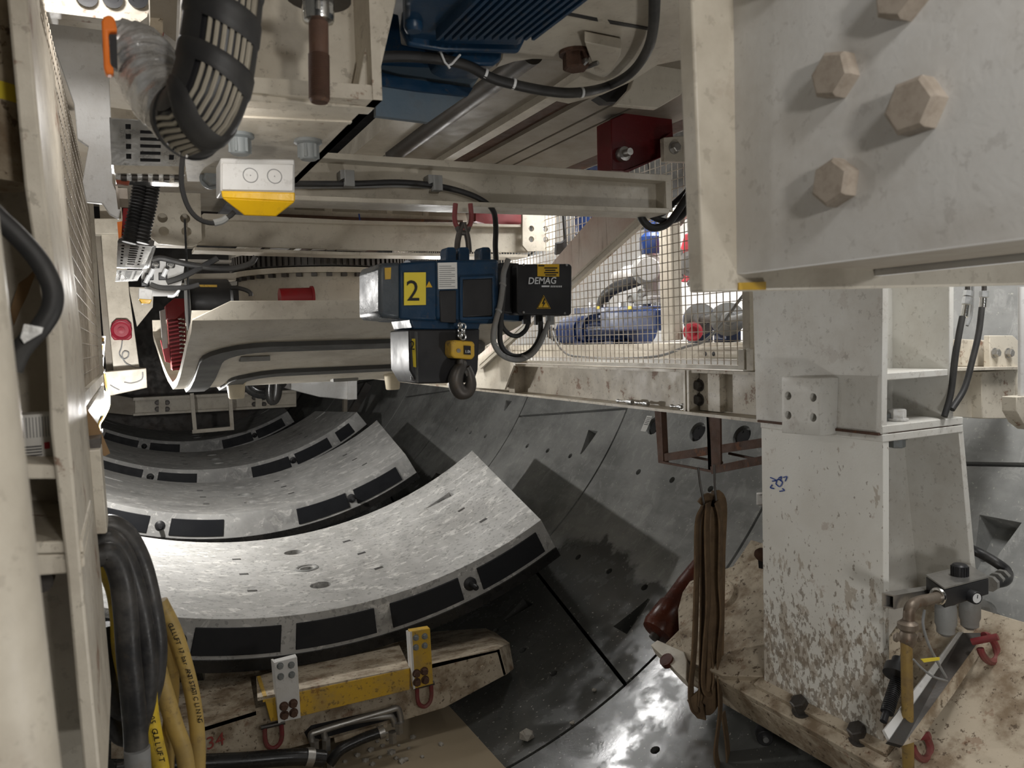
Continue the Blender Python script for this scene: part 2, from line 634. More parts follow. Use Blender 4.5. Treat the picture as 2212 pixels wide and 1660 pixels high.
def concrete(name, col, dark, wet=False, splat=.5, spots=0.0):
    m, nt, bs = new_mat(name)
    v = coords(nt)
    va = coords(nt, (1, .25, 1))                      # trowel streaks along the tunnel
    c = mixc(nt, ramp(nt, noise(nt, v, 1.7, 8, .62), .36, .64), col, dark)
    c = mixc(nt, ramp(nt, noise(nt, va, 9, 6, .6), .45, .75, 0, .45), c, tuple(x * 1.22 for x in col))
    if splat:
        c = mixc(nt, ramp(nt, noise(nt, coords(nt, (1, 1.6, 1)), 6.5, 9, .72, .6), .545, .60, 0, splat), c, (.68, .67, .64))
        c = mixc(nt, ramp(nt, noise(nt, coords(nt, (1, 1.3, 1)), 4.0, 9, .7, .4), .56, .62, 0, splat * .7), c, tuple(x * .55 for x in col))
    if spots:
        c = mixc(nt, ramp(nt, noise(nt, v, 30, 2.5, .5), .595, .63, 0, spots), c, (.19, .19, .18))
    c = mixc(nt, ramp(nt, noise(nt, v, 120, 2, .5), .70, .78, 0, .5), c, (.08, .08, .08))
    rgh = ramp(nt, noise(nt, v, 12, 5), .3, .7, .5, .8)
    if wet:
        sx = nt.nodes.new('ShaderNodeSeparateXYZ')
        nt.links.new(v, sx.inputs[0])
        hz = math_n(nt, 'ADD', sx.outputs[2], math_n(nt, 'MULTIPLY', noise(nt, v, 1.3, 7, .6), .9))
        wf = ramp(nt, hz, -1.33, -1.27, 1, 0)          # damp from the invert up to an uneven tide line
        c = mixc(nt, math_n(nt, 'MULTIPLY', wf, .80), c, (.036, .037, .033))
        pool = ramp(nt, hz, -2.1, -1.75, 1, 0)
        r1 = nt.nodes.new('ShaderNodeMix')
        r1.data_type = 'FLOAT'
        nt.links.new(wf, r1.inputs[0])
        nt.links.new(rgh, r1.inputs[2])
        nt.links.new(ramp(nt, noise(nt, v, 5, 6), .40, .62, .10, .30), r1.inputs[3])
        rgh = r1.outputs[0]
        c = mixc(nt, ramp(nt, noise(nt, v, 48, 2, .4), .70, .72, 0, .8), c, (.42, .41, .37))   # dried grout specks
    nt.links.new(c, bs.inputs['Base Color'])
    nt.links.new(rgh, bs.inputs['Roughness'])
    bumped(nt, bs, noise(nt, v, 60, 6, .65), .05 if wet else .22, .006)
    return m


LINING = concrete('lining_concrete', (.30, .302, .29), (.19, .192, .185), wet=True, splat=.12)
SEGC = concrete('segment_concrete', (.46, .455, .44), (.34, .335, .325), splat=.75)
SEGC1 = concrete('segment_concrete_spotted', (.47, .465, .45), (.37, .365, .35), splat=.85, spots=.55)
ROCKF = concrete('ground_outside_lining', (.03, .03, .03), (.02, .02, .02), splat=0)


def water(name):
    m, nt, bs = new_mat(name)
    v = coords(nt)
    nt.links.new(mixc(nt, noise(nt, v, 2.0, 4), (.31, .255, .175), (.40, .33, .235)), bs.inputs['Base Color'])
    bs.inputs['Roughness'].default_value = .16
    bumped(nt, bs, noise(nt, v, 6, 2), .05, .01)
    return m


WATER = water('muddy_water')


def splattered(name):
    """Column paint with grout splashes, denser low down where the work throws it."""
    m, nt, bs = new_mat(name)
    v = coords(nt)
    c = mixc(nt, ramp(nt, noise(nt, v, 2.5, 6, .6), .38, .66, 0, .25), (.70, .69, .645), (.47, .43, .36))
    sx = nt.nodes.new('ShaderNodeSeparateXYZ')
    nt.links.new(v, sx.inputs[0])
    low = ramp(nt, sx.outputs[2], .15, .95, .16, 0)
    vs = coords(nt, (1, 1, .55), (R(38), 0, 0))
    n1 = math_n(nt, 'ADD', noise(nt, vs, 17, 6, .62, .3), low)
    c = mixc(nt, ramp(nt, n1, .64, .675, 0, .58), c, (.30, .235, .165))
    n2 = math_n(nt, 'ADD', noise(nt, vs, 55, 4, .6), low)
    c = mixc(nt, ramp(nt, n2, .66, .70, 0, .7), c, (.17, .13, .09))
    c = mixc(nt, ramp(nt, noise(nt, v, 7.5, 8, .7), .62, .66, 0, .3), c, (.25, .13, .07))
    nt.links.new(c, bs.inputs['Base Color'])
    bs.inputs['Roughness'].default_value = .45
    bumped(nt, bs, noise(nt, v, 90, 4), .1)
    return m


CREAM_L = splattered('cream_paint_splashed')

# ---------------------------------------------------------------- tunnel lining (the setting)
YB = [-2.2, -.18, 1.85, 3.86, 5.88, 7.86, 9.92, 11.95, 14, 16, 18, 20, 22, 24]
SHELL = {k: struct(k) for k in ('floor', 'wall_right', 'wall_left', 'ceiling')}


def slab(t0n, t1n, t0f, t1f, y0, y1, r0, r1, c=TC, nt_=24, ny=2):
    """A curved concrete slab; near and far edges may start and end at different angles."""
    m = MB()
    vs, idx = [], {}
    for i in range(nt_ + 1):
        for j in range(ny + 1):
            f = j / ny
            a, b = t0n + (t0f - t0n) * f, t1n + (t1f - t1n) * f
            th = a + (b - a) * i / nt_
            for k, r_ in enumerate((r0, r1)):
                idx[i, j, k] = len(vs)
                vs.append(cyl_pt(th, y0 + (y1 - y0) * f, r_, c))
    fs = []
    for i in range(nt_):
        for j in range(ny):
            fs.append((idx[i, j, 0], idx[i + 1, j, 0], idx[i + 1, j + 1, 0], idx[i, j + 1, 0]))
            fs.append((idx[i, j, 1], idx[i, j + 1, 1], idx[i + 1, j + 1, 1], idx[i + 1, j, 1]))
        for j in (0, ny):
            fs.append((idx[i, j, 0], idx[i, j, 1], idx[i + 1, j, 1], idx[i + 1, j, 0]))
    for j in range(ny):
        for i in (0, nt_):
            fs.append((idx[i, j, 0], idx[i, j + 1, 0], idx[i, j + 1, 1], idx[i, j, 1]))
    return m.add(vs, fs)


def wedge(m, th_w, th_t, y, w_=.17, dep=.13, r=TR, c=TC):
    """A bolt pocket: a wide deep end that runs out to a tip."""
    a = [cyl_pt(th_w, y - w_ / 2, r - .03, c), cyl_pt(th_w, y + w_ / 2, r - .03, c), cyl_pt(th_w, y + w_ / 2 * .8, r + dep, c), cyl_pt(th_w, y - w_ / 2 * .8, r + dep, c)]
    b = [cyl_pt(th_t, y - .015, r - .03, c), cyl_pt(th_t, y + .015, r - .03, c), cyl_pt(th_t, y + .012, r + .004, c), cyl_pt(th_t, y - .012, r + .004, c)]
    m.loft(a, b)


def hole(m, th, y, rad=.028, dep=.12, r=TR, c=TC, n=12):
    m.cyl(cyl_pt(th, y, r - .06, c), cyl_pt(th, y, r + dep, c), rad, n=n)


CUTS = {}
for k in range(1, 7):
    base = YB[k]
    L = []
    for dy in (.55, 1.0, 1.45):
        for th in (53.5, 38.5, 23.5, 83.5):
            L.append(('h', th, base + dy))
    CUTS[k] = L
CUTS[3] += [('b', 60.9, 4.83), ('b', 61.2, 4.34), ('b', 60.9, 5.40), ('w', 32.3, 37.4, 4.29), ('w', 29.4, 25.2, 5.36), ('w', 89, 84, 4.6)]
CUTS[4] += [('w', 58.6, 54.2, 6.27), ('w', 42.5, 38.5, 6.9)]
CUTS[2] += [('w', 56.9, 50.5, 2.36), ('w', 32.3, 37.4, 3.1), ('b', 60.9, 3.3)]
CUTS[5] += [('w', 61.9, 59.6, 8.28), ('w', 42.5, 38.5, 8.9)]
CUTS[1] += [('w', 56.9, 50.5, .6)]
for k in range(len(YB) - 1):
    y0, y1 = YB[k], YB[k + 1]
    typ = k % 2
    for q in range(6):
        s = 1 if q % 2 == 0 else -1

        def joint(i):
            """Slanted longitudinal joints, every other one leaning the other way."""
            sg = -1 if (i % 2 == 0) else 1
            mid = (61 if typ == 0 else 31) + 60 * i
            h = 2.05 if typ == 0 else 3.7
            sg = sg if typ == 0 else -sg
            return mid - sg * h, mid + sg * h
        (an, af), (bn, bf) = joint(q - 3), joint(q - 2)
        g = .22
        gy = .011
        m = slab(an + g, bn - g, af + g, bf - g, y0 + gy, y1 - gy, TR, TR + .33, TC, 40, 10 if 0 < k < 7 else 2)
        mid = (an + bn) / 2
        mid = (mid + 180) % 360 - 180
        par = SHELL['floor' if abs(mid) <= 45 else 'wall_right' if 45 < mid < 135 else 'wall_left' if -135 < mid < -45 else 'ceiling']
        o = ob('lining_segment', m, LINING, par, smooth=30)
        if k in CUTS and -20 < mid < 120:
            cm = MB()
            for c_ in CUTS[k]:
                f = (c_[2 if c_[0] != 'w' else 3] - y0) / (y1 - y0)
                lo, hi = an + (af - an) * f + 2.5, bn + (bf - bn) * f - 2.5
                if not lo < c_[1] < hi:
                    continue
                if c_[0] == 'h':
                    hole(cm, c_[1], c_[2])
                elif c_[0] == 'b':
                    hole(cm, c_[1], c_[2], .085, .05, n=20)
                else:
                    if not lo < c_[2] < hi:
                        continue
                    wedge(cm, c_[1], c_[2], c_[3], *((.22, .15) if c_[2] == 50.5 else (.17, .13)))
            if cm.v:
                cut(o, cm)
        for c_ in CUTS.get(k, ()):
            if c_[0] == 'b' and an + 2 < c_[1] < bn - 2:
                pm = MB().cyl(cyl_pt(c_[1], c_[2], TR + .018), cyl_pt(c_[1], c_[2], TR + .06), .062, n=20)
                for e in (-.025, .025):
                    pm.cyl(cyl_pt(c_[1] + e * 25, c_[2] + e, TR + .012), cyl_pt(c_[1] + e * 25, c_[2] + e, TR + .03), .008, n=8)
                ob('grout_plug', pm, BLACK, o, label='dark grey plug')
gm = MB()
n = 48
for i in range(n):
    a, b = 360 * i / n, 360 * (i + 1) / n
    gm.add([cyl_pt(a, -2.3, TR + .36), cyl_pt(b, -2.3, TR + .36), cyl_pt(b, 24.2, TR + .36), cyl_pt(a, 24.2, TR + .36)], [(0, 1, 2, 3)])
gm.add([cyl_pt(360 * i / n, 24.2, TR + .36) for i in range(n)], [tuple(range(n))])
ob('wall_ground', gm, ROCKF, kind='structure')
# white delivery label stuck on the wall segment
lb = MB()
c0 = pL(1397, 916)
th0 = math.degrees(math.atan2(c0.x - TC.x, TC.z - c0.z))
tdir = (cyl_pt(th0 + .5, 0, TR) - cyl_pt(th0 - .5, 0, TR)).normalized()
nin = (TC + YA * c0.y - c0).normalized()
lb.box(c0 + nin * .003, (.075, .15, .003), Matrix((YA, tdir, nin)).transposed())
sl = thing('paper_label', 'small white paper label stuck on the grey tunnel wall under the cream beam', 'label', c0)
ob('label_sheet', lb, LWHITE, sl)
lm = MB()
for q in range(5):
    lm.box(c0 + nin * .0055 + tdir * (.055 - .016 * q) + YA * -.004, (.05 if q % 2 else .058, .004, .001), Matrix((YA, tdir, nin)).transposed())
ob('printed_lines', lm, INK, sl)

# ---------------------------------------------------------------- concrete segments waiting on the feeder
SEG_LABEL = [
    'nearest curved concrete lining segment, brightly lit, spotted, with three round holes',
    'second curved concrete lining segment back, its pale grey front edge fully lit',
    'third curved concrete lining segment back, half in shade under the lifting plate',
    'farthest curved concrete lining segment, almost black in the shade']


def segment(i, y0, ln, lf, rn, rf, pads, pins, chamfer=True):
    w_ = 2.12
    r0, r1 = TR, TR + .31
    t = thing('lining_ring_segment', SEG_LABEL[i], 'concrete segment', (SC.x, y0 + w_ / 2, SC.z - r1), 'concrete segments on the feeder')
    cm = MB()
    hole(cm, 1.0, y0 + .55, .075, .16, r0, SC, 20)
    hole(cm, 1.0, y0 + 1.02, .05, .10, r0, SC, 20)
    hole(cm, 1.0, y0 + 1.55, .075, .16, r0, SC, 20)
    wedge(cm, rn - 1.7, rn - 6.3, y0 + 1.52, .13, .10, r0, SC)
    wedge(cm, ln + 1.7, ln + 6.3, y0 + 1.52, .13, .10, r0, SC)
    m = slab(ln, rn, lf, rf, y0, y0 + w_, r0, r1, SC, 40, 3)
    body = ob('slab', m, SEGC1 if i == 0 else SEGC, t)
    cut(body, cm)
    b = body.modifiers.new('bevel', 'BEVEL')
    b.width = .012
    b.segments = 2
    b.limit_method = 'ANGLE'
    b.angle_limit = R(50)
    ring = MB().torus(cyl_pt(1, y0 + 1.02, r0 + .006, SC), (0, 0, 1), .078, .016, n=24, m=8)
    ob('socket_collar', ring, GREYP, body, label='grey grout collar')
    gk = slab(ln, rn, ln + .0, rn + .0, y0 - .016, y0 + .03, r1 - .062, r1 + .012, SC, 40, 1)
    ob('sealing_gasket', gk, GASKET, t)
    for a, b_ in pads:
        pm = slab(a, b_, a, b_, y0 - .012, y0 + .002, r0 + .052, r0 + .222, SC, 8, 1)
        ob('packer_pad', pm, PAD, t, bevel=.004)
    for a in pins:
        p = cyl_pt(a, y0, r0 + .135, SC)
        d = Vector((0, -1, 0))
        dm = MB().lathe(p, d, [(.048, -.005), (.048, .012), (.030, .022), (.022, .024), (.020, .11), (.013, .118)], 18)
        dw = ob('dowel_pin', dm, BLACK, t)
    for px, py in ((511, 1209), (527, 1241), (545, 1277), (749, 1170), (781, 1196), (818, 1228), (953, 1082), (997, 1102), (1044, 1125)):
        q = pL(px, py, r0, SC)
        th = math.degrees(math.atan2(q.x - SC.x, SC.z - q.z))
        mk = slab(th - .55, th + .55, th - .55, th + .55, q.y - .02 + y0 - 4.91, q.y + .02 + y0 - 4.91, r0 - .0015, r0 + .004, SC, 2, 1)
        ob('spacer_inset', mk, SEAL, body)
    return t


P1 = [(-25.5, -16.2), (-13.6, -5.2), (-3.7, 4.7), (6.5, 14.9), (17.4, 26.0)]
P2 = [(-25.5, -16.2), (-13.0, -4.8), (7.3, 16.3), (17.8, 26.7)]
segment(0, 4.91, -25.5, -33, 27.4, 35.0, P1, (-14.9, 16.1))
segment(1, 8.30, -27, -35, 29.6, 35.8, P2, (-14.5, 17.05))
segment(2, 11.6, -31, -27, 36.6, 33.0, P2 + [(29.0, 33.2)], (-14.5, 17.05))
segment(3, 15.4, -29, -33, 29.5, 33.0, P2, (-14.5, 17.05))

# ---------------------------------------------------------------- muddy water, rubble
wz = -2.452
wx = math.sqrt(TR ** 2 - (TC.z - wz) ** 2)
wm = MB()
nY = 14
vs = []
for j in range(nY + 1):
    y = 1.4 + (5.6 - 1.4) * j / nY
    vs += [Vector((TC.x - wx - .01, y, wz)), Vector((TC.x + wx + .01 + .012 * math.sin(j * 2.1), y, wz))]
wm.add(vs, [(2 * j, 2 * j + 1, 2 * j + 3, 2 * j + 2) for j in range(nY)])
ob('muddy_water', wm, WATER, kind='stuff', smooth=0, label='tan muddy water standing in the tunnel bottom', cat='water')

rub = [(781, 1600, 9), (800, 1622, 14), (815, 1604, 8), (826, 1613, 10), (838, 1600, 7), (846, 1628, 15), (856, 1640, 10), (868, 1647, 17),
       (876, 1643, 12), (893, 1595, 13), (912, 1637, 9), (953, 1610, 11), (772, 1634, 12), (790, 1645, 13), (760, 1620, 8), (808, 1584, 8),
       (835, 1585, 7), (820, 1638, 9), (883, 1618, 8), (745, 1647, 10), (805, 1653, 12), (862, 1612, 7)]
for i, (px, py, s) in enumerate(rub):
    p = pZ(px, py, wz)
    k = s * p.dot(FW) / FPX * .62
    o = ob('rubble_stone', MB().rock(p + ZA * k * .25, (k, k * 1.1, k * .7), i), ROCKM, smooth=0)
    tag(o, 'small broken grey stone lying in the muddy water beside the segment feeder', 'stone', 'stones in the muddy water')
for nm, lab, px, py, s in (('stone', 'fist-sized pale stone alone on the wet tunnel floor beside the water', 1140, 1597, 21),
                           ('stone', 'tiny pale stone on the wet floor above the lone fist-sized stone', 1285, 1494, 7),
                           ('stone', 'small grey stone resting on the dark curved joint near the floor glare', 1237, 1566, 7)):
    p = pL(px, py)
    k = s * p.dot(FW) / FPX
    nrm = (TC + YA * p.y - p).normalized()
    tag(ob(nm, MB().rock(p + nrm * k * .5, (k * .95, k * .8, k * .62), int(px)), ROCKM, smooth=0), lab, 'stone')

# ---------------------------------------------------------------- segment feeder
FY = 4.32
fd = thing('segment_feeder', 'low dirty cream and yellow segment feeder carrying the nearest concrete segment', 'segment feeder', (1.1, 4.6, -2.45))
d = YA
ob('front_plate', MB().prism(polY(FY + .10, (439, 1640), (437, 1572), (553, 1536), (700, 1490), (944, 1432), (1079, 1403), (1094, 1458), (960, 1530), (875, 1556), (654, 1611), (595, 1626)), d * .03), CREAM_D, fd, bevel=.003)
ob('side_cheek', MB().prism([pY(1079, 1403, FY + .10), pY(1094, 1458, FY + .10), pY(1110, 1445, FY + .32), pY(1101, 1393, FY + .5)], Vector((-.02, .0, 0))), CREAM_D, fd)
ob('deck_right', MB().prism([pY(932, 1436, FY + .10), pY(1079, 1400, FY + .10), pY(1101, 1390, FY + .50), pY(1040, 1345, FY + 1.5), pY(890, 1375, FY + 1.5)], Vector((0, 0, -.025))), CREAM_D, fd)
ob('deck_left', MB().prism([pY(300, 1600, FY + .10), pY(437, 1572, FY + .10), pY(553, 1536, FY + .10), pY(540, 1462, FY + .7), pY(330, 1480, FY + .8)], Vector((0, 0, -.025))), CREAM_D, fd)
ob('end_plate_left', MB().prism(polY(FY + .12, (240, 1640), (240, 1600), (437, 1572), (439, 1640)), d * .03), CREAM_D, fd)
rail_t = [pY(556, 1508, FY), pY(885, 1443, FY), pY(862, 1392, FY + .62), pY(644, 1438, FY + .62), pY(553, 1462, FY + .5)]
ob('slide_top', MB().prism(rail_t, Vector((0, 0, -.02))), CREAM_D, fd, bevel=.002, label='grey dusty top plate')
ob('slide_bar', MB().prism(polY(FY - .004, (572, 1512), (886, 1445), (885, 1491), (652, 1548), (585, 1560)), d * .03), YEL, fd, bevel=.003, label='yellow front bar with rust patch')
ob('slide_end', MB().prism([pY(555, 1462, FY + .45), pY(568, 1505, FY), pY(568, 1518, FY), pY(555, 1478, FY + .45)], Vector((.02, 0, 0))), YEL, fd)
ob('cross_girder', MB().box((1.0, 6.1, -2.13), (1.3, 1.7, .12)), CREAM_D, fd)
ob('roller_skid', MB().box((.6, 5.9, -2.3), (.25, 1.9, .28)), CREAM_D, fd)
ob('roller_skid', MB().box((1.6, 5.9, -2.3), (.25, 1.9, .28)), CREAM_D, fd)


def stop(name, lab, mat, front, left, y, bolts4):
    A = polY(y, *front)
    o = ob(name, MB().prism(A, d * .05), mat, fd, bevel=.003, label=lab)
    ob('edge_plate', MB().prism([pY(left[0][0], left[0][1], y + .10), pY(front[0][0] + 3, front[0][1], y - .002), pY(front[3][0] + 3, front[3][1], y - .002), pY(left[1][0], left[1][1], y + .10)], Vector((-.012, 0, 0))), WHITE, o)
    for a, b in bolts4[0]:
        bolt(o, pY(a, b, y), -d, .030, GREYB)
    for a, b in bolts4[1]:
        bolt(o, pY(a, b, y), -d, .040, RUST, label='rusty bolt')


stop('stop_block', 'pale upright stop block', WHITE, [(595, 1432), (642, 1420), (650, 1552), (603, 1562)], [(590, 1424), (596, 1490)], FY - .06,
     ([(605, 1439), (629, 1437), (606, 1462), (630, 1458)], [(613, 1526), (633, 1520), (614, 1545), (634, 1540)]))
stop('stop_block', 'yellow upright stop block', YEL, [(887, 1365), (929, 1358), (936, 1478), (894, 1489)], [(881, 1362), (886, 1440)], FY - .05,
     ([(898, 1378), (917, 1375), (898, 1399), (917, 1395)], [(899, 1455), (916, 1450), (900, 1474), (918, 1469)]))
for (a, b, lab) in ((917, 1489, 'red shackle below the yellow block'), (591, 1577, 'red shackle below the pale block')):
    c = pY(a, b + 18, FY + .03)
    sm = MB()
    u = .045
    sm.tube([c + Vector((-u, 0, .07)), c + Vector((-u, 0, .0)), c + Vector((-u * .7, 0, -.04)), c + Vector((0, 0, -.058)), c + Vector((u * .7, 0, -.04)), c + Vector((u, 0, 0)), c + Vector((u, 0, .07))], .013, 8)
    o = ob('shackle', sm, DRED, fd, label=lab)
    ob('shackle_pin', MB().cyl(c + Vector((-u - .02, 0, .075)), c + Vector((u + .02, 0, .075)), .013, n=10), DARKM, o)
for a, b in ((1020, 1455), (1041, 1443), (1062, 1430)):
    bolt(fd, pY(a, b, FY + .10), -d, .035, CREAM_D, washer=False, h=.25)
# hydraulic pipes in the front pocket of the feeder
for nm, pp in (('steel_pipe', [(703, 1598), (700, 1580), (716, 1572), (775, 1554), (838, 1536), (858, 1531), (864, 1545), (866, 1562)]),
               ('steel_pipe', [(676, 1605), (672, 1588), (690, 1580), (760, 1559), (835, 1548), (848, 1552), (853, 1568)])):
    ob(nm, MB().tube(polY(FY + .02, *pp), .019, 10, 5), STEEL, fd)
ob('pipe_bracket', MB().prism(polY(FY + .05, (722, 1595), (838, 1562), (836, 1572), (724, 1606)), d * .02), CREAM_D, fd)
for a, b in ((680, 1612), (705, 1608), (700, 1632), (715, 1645), (848, 1592), (862, 1572)):
    p = pY(a, b, FY)
    ob('hose_fitting', MB().cyl(p + Vector((0, 0, .03)), p - Vector((0, 0, .035)), .026, n=6), STEEL, fd)
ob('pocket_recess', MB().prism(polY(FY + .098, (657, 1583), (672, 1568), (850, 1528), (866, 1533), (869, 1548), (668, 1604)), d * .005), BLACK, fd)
t34 = pY(445, 1622, FY + .095)
text(fd, 'painted_number', '34', t34, XA + Vector((0, 0, .12)), ZA, .10, RINK)
hp = thing('wrapped_hose_bundle', 'black plastic-wrapped hose bundle lying in the water under the segment feeder', 'hose', pY(640, 1640, FY - .1))
ob('wrapped_hose', MB().tube(polY(FY - .10, (250, 1668), (400, 1652), (520, 1645), (640, 1636), (700, 1640)), .045, 12), GASKET, hp)
ob('wrapped_hose', MB().tube(polY(FY - .06, (712, 1650), (735, 1622), (780, 1598), (830, 1580)), .030, 12), GASKET, hp)
ob('hose_clamp', MB().cyl(pY(660, 1636, FY - .1), pY(676, 1637, FY - .1), .05, n=14), STEEL, hp)
ob('hose_clamp', MB().cyl(pY(818, 1585, FY - .06), pY(830, 1580, FY - .06), .036, n=14), STEEL, hp)

# ---------------------------------------------------------------- right: column on its shoe
XC = 2.60
_a, _b = pX(1655, 1300, XC), pX(1907, 1300, XC)
YN, YF = pX(1903, 940, XC).y, pX(1640, 912, XC).y       # near and far edge of the column
col = thing('support_column', 'heavy cream steel column in two bolted lengths standing on the curved shoe', 'column', (XC + .2, (YN + YF) / 2, -1.66))
zf = pX(1897, 938, XC).z                              # joint between the two lengths
zb = pX(1905, 1606, XC).z
zt = 1.1
W = .34                                              # depth of the section in X


def colbox(z0, z1, wtop, wbot):
    f = MB()
    # flange facing the tunnel, back flange and web
    return f


RS = 2.96


def zsh(x):
    """Height of the shoe's top under x."""
    return TC.z - math.sqrt(RS ** 2 - (x - TC.x) ** 2) + .002


XB1 = pY(2050, 800, YN).x                              # back flange upper length
XB2t, XB2b = pY(2070, 960, YN).x, pY(2105, 1450, YN).x
ob('flange', MB().prism([Vector((XC, YN, zf)), Vector((XC, YF + .02, zf)), Vector((XC, YF + .05, zt)), Vector((XC, YN - .02, zt))], XA * .035), CREAM_C, col, bevel=.003)
ob('flange', MB().prism([Vector((XC + .012, YN, zb)), Vector((XC + .012, YF, zb)), Vector((XC + .012, YF, zf)), Vector((XC + .012, YN, zf))], XA * .035), CREAM_L, col, bevel=.003)
ob('back_flange', MB().prism([Vector((XB1, YN, zf)), Vector((XB1, YF, zf)), Vector((XB1, YF, zt)), Vector((XB1, YN, zt))], XA * .03), CREAM_C, col, bevel=.003)
ob('back_flange', MB().loft([Vector((XB2t, YN, zf)), Vector((XB2t, YF, zf)), Vector((XB2t + .03, YF, zf)), Vector((XB2t + .03, YN, zf))],
                            [Vector((XB2b, YN, zsh(XB2b))), Vector((XB2b, YF, zsh(XB2b))), Vector((XB2b + .03, YF, zsh(XB2b + .03))), Vector((XB2b + .03, YN, zsh(XB2b + .03)))]), CREAM_C, col, bevel=.003)
ym = YN + .26
ob('web', MB().prism([Vector((XC + .03, ym, zb)), Vector((XB2b, ym, zsh(XB2b))), Vector((XB2t, ym, zf)), Vector((XC + .03, ym, zf))], YA * .025), CREAM_C, col)
ob('web', MB().prism([Vector((XC + .03, ym, zf)), Vector((XB1, ym, zf)), Vector((XB1, ym, zt)), Vector((XC + .03, ym, zt))], YA * .025), CREAM_C, col)
ob('inner_plate', MB().prism([pY(1985, 640, YN + .14), pY(1985, 820, YN + .14), pY(1985, 820, ym), pY(1985, 640, ym)], XA * .02), CREAM_C, col)
zs = pY(1975, 818, YN).z
ob('stiffener', MB().prism([Vector((XC + .03, YN + .004, zs)), Vector((XB1, YN + .004, zs)), Vector((XB1, ym, zs)), Vector((XC + .03, ym, zs))], ZA * .028), CREAM_C, col, bevel=.003)
for z_, nm in ((zf, 'joint_plate'), (zf - .034, 'joint_plate')):
    ob(nm, MB().box((XC + .004 + (XB1 + .085 - XC) / 2, (YN + YF) / 2 - .003, z_ + .017), (XB1 + .085 - XC, YF - YN + .0, .030)), CREAM_C, col, bevel=.003)
bolt(col, pZ(1915, 908, zf + .034), ZA, .045, GREYB)
bolt(col, Vector((XC + .20, YN + .08, zf + .034)), ZA, .07, WHITE, label='pale painted bolt')
bolt(col, Vector((XC + .045, YN + .05, zf - .036)), -ZA, .05, GREYB)
bolt(col, Vector((XC + .20, YN + .08, zf - .036)), -ZA, .065, GREYB)
ob('joint_gap', MB().box((XC + .22, (YN + YF) / 2 + .002, zf), (XB1 + .05 - XC, YF - YN - .004, .01)), RUST, col, label='rusty joint line')
tb0, tb1 = [math.degrees(math.asin((x - TC.x) / RS)) for x in (XC - .01, XC + .16)]
ob('base_plate', slab(tb0, tb1, tb0, tb1, YN - .03, YF + .03, RS - .03, RS - .001, nt_=6, ny=1), CREAM_D, col, bevel=.003)
ob('paint_trace', MB().prism(polX(XC + .008, (1656, 1474), (1662, 1486), (1684, 1500), (1680, 1492), (1662, 1478)), XA * .004), DRED, col, label='red paint trace')
pb = polX(XC, (1703, 820), (1789, 820), (1789, 932), (1703, 928))
dep = .10
blk = MB().prism([p - XA * dep for p in polX(XC, (1725, 812), (1812, 815), (1808, 938), (1725, 932))], XA * dep)
hb = ob('bolt_block', blk, CREAM_C, col, bevel=.003, label='square steel block with four bolt holes')
cm = MB()
for fu in (.17, .80):
    for fv in (.33, .67):
        A = [p - XA * dep for p in polX(XC, (1725, 812), (1812, 815), (1808, 938), (1725, 932))]
        p = A[0] + (A[1] - A[0]) * fu + (A[3] - A[0]) * fv
        cm.cyl(p - XA * .02, p + XA * .06, .017, n=14)
cut(hb, cm)
mk = MB()
for pp in ([(1664, 1032), (1676, 1038), (1668, 1040)], [(1676, 1046), (1684, 1052), (1690, 1042), (1680, 1036), (1676, 1046)], [(1668, 1048), (1664, 1054), (1672, 1056)],
           [(1682, 1034), (1688, 1030), (1686, 1040)], [(1692, 1032), (1700, 1030), (1696, 1040)], [(1690, 1056), (1694, 1060), (1684, 1062)]):
    mk.tube(polX(XC + .010, *pp), .0028, 4, 3)
ob('marker_scribble', mk, BINK, col)

# curved shoe the column stands on
sh = thing('support_shoe', 'big curved cream skid shoe, stained brown, under the heavy cream column', 'shoe', (2.9, 2.6, -2.0))


def th_of(p, c=TC):
    return math.degrees(math.atan2(p.x - c.x, c.z - p.z))


e0 = pL(1720, 1560, RS)
tE = th_of(e0)
y_far = pL(1560, 1222, RS).y
tF = th_of(pL(1650, 1206, RS))
SY0, SY1 = .9, max(3.35, YF + .5)
tU = th_of(pL(2150, 1325, RS))
ob('skid_top', slab(tE, tU, tE, tU, SY0, SY1, RS, RS + .045, nt_=30, ny=1), CREAM_D, sh, bevel=.006)
ob('skid_side', slab(tE, tE + .9, tE, tE + .9, SY0, SY1, RS + .04, RS + .20, nt_=2, ny=1), CREAM_D, sh, bevel=.006)
ob('skid_end', slab(tE, tU, tE, tU, SY1 - .04, SY1, RS + .04, RS + .20, nt_=20, ny=1), CREAM_D, sh)
ob('skid_edge_upper', slab(tU - .9, tU, tU - .9, tU, SY0, SY1, RS + .04, RS + .20, nt_=2, ny=1), CREAM_D, sh)
ob('skid_bottom', slab(tE, tU, tE, tU, SY0, SY1, RS + .19, RS + .215, nt_=20, ny=1), CREAM_D, sh)
# raised round lug plate at the far end
cb = pL(1565, 1290, RS - .03)
nb = (TC + YA * cb.y - cb).normalized()
tb = (cyl_pt(th_of(cb) + .5, 0, RS) - cyl_pt(th_of(cb) - .5, 0, RS)).normalized()
lug = [pL(a, b, RS - .035) for a, b in ((1479, 1424), (1466, 1370), (1464, 1318), (1474, 1280), (1490, 1256), (1520, 1243), (1660, 1200), (1662, 1330), (1655, 1462), (1560, 1460))]
ob('lug_plate', MB().prism(lug, -nb * .09), CREAM_D, sh, bevel=.006)
ob('lug_boss', MB().lathe(pL(1551, 1287, RS - .04), nb, [(.10, -.02), (.10, .012), (.085, .014), (.08, .004), (.0, .004)], 28), CREAM_D, sh)
foot = [pL(a, b, RS - .05) for a, b in ((1405, 1394), (1420, 1383), (1478, 1408), (1484, 1428), (1482, 1470), (1462, 1452), (1425, 1412))]
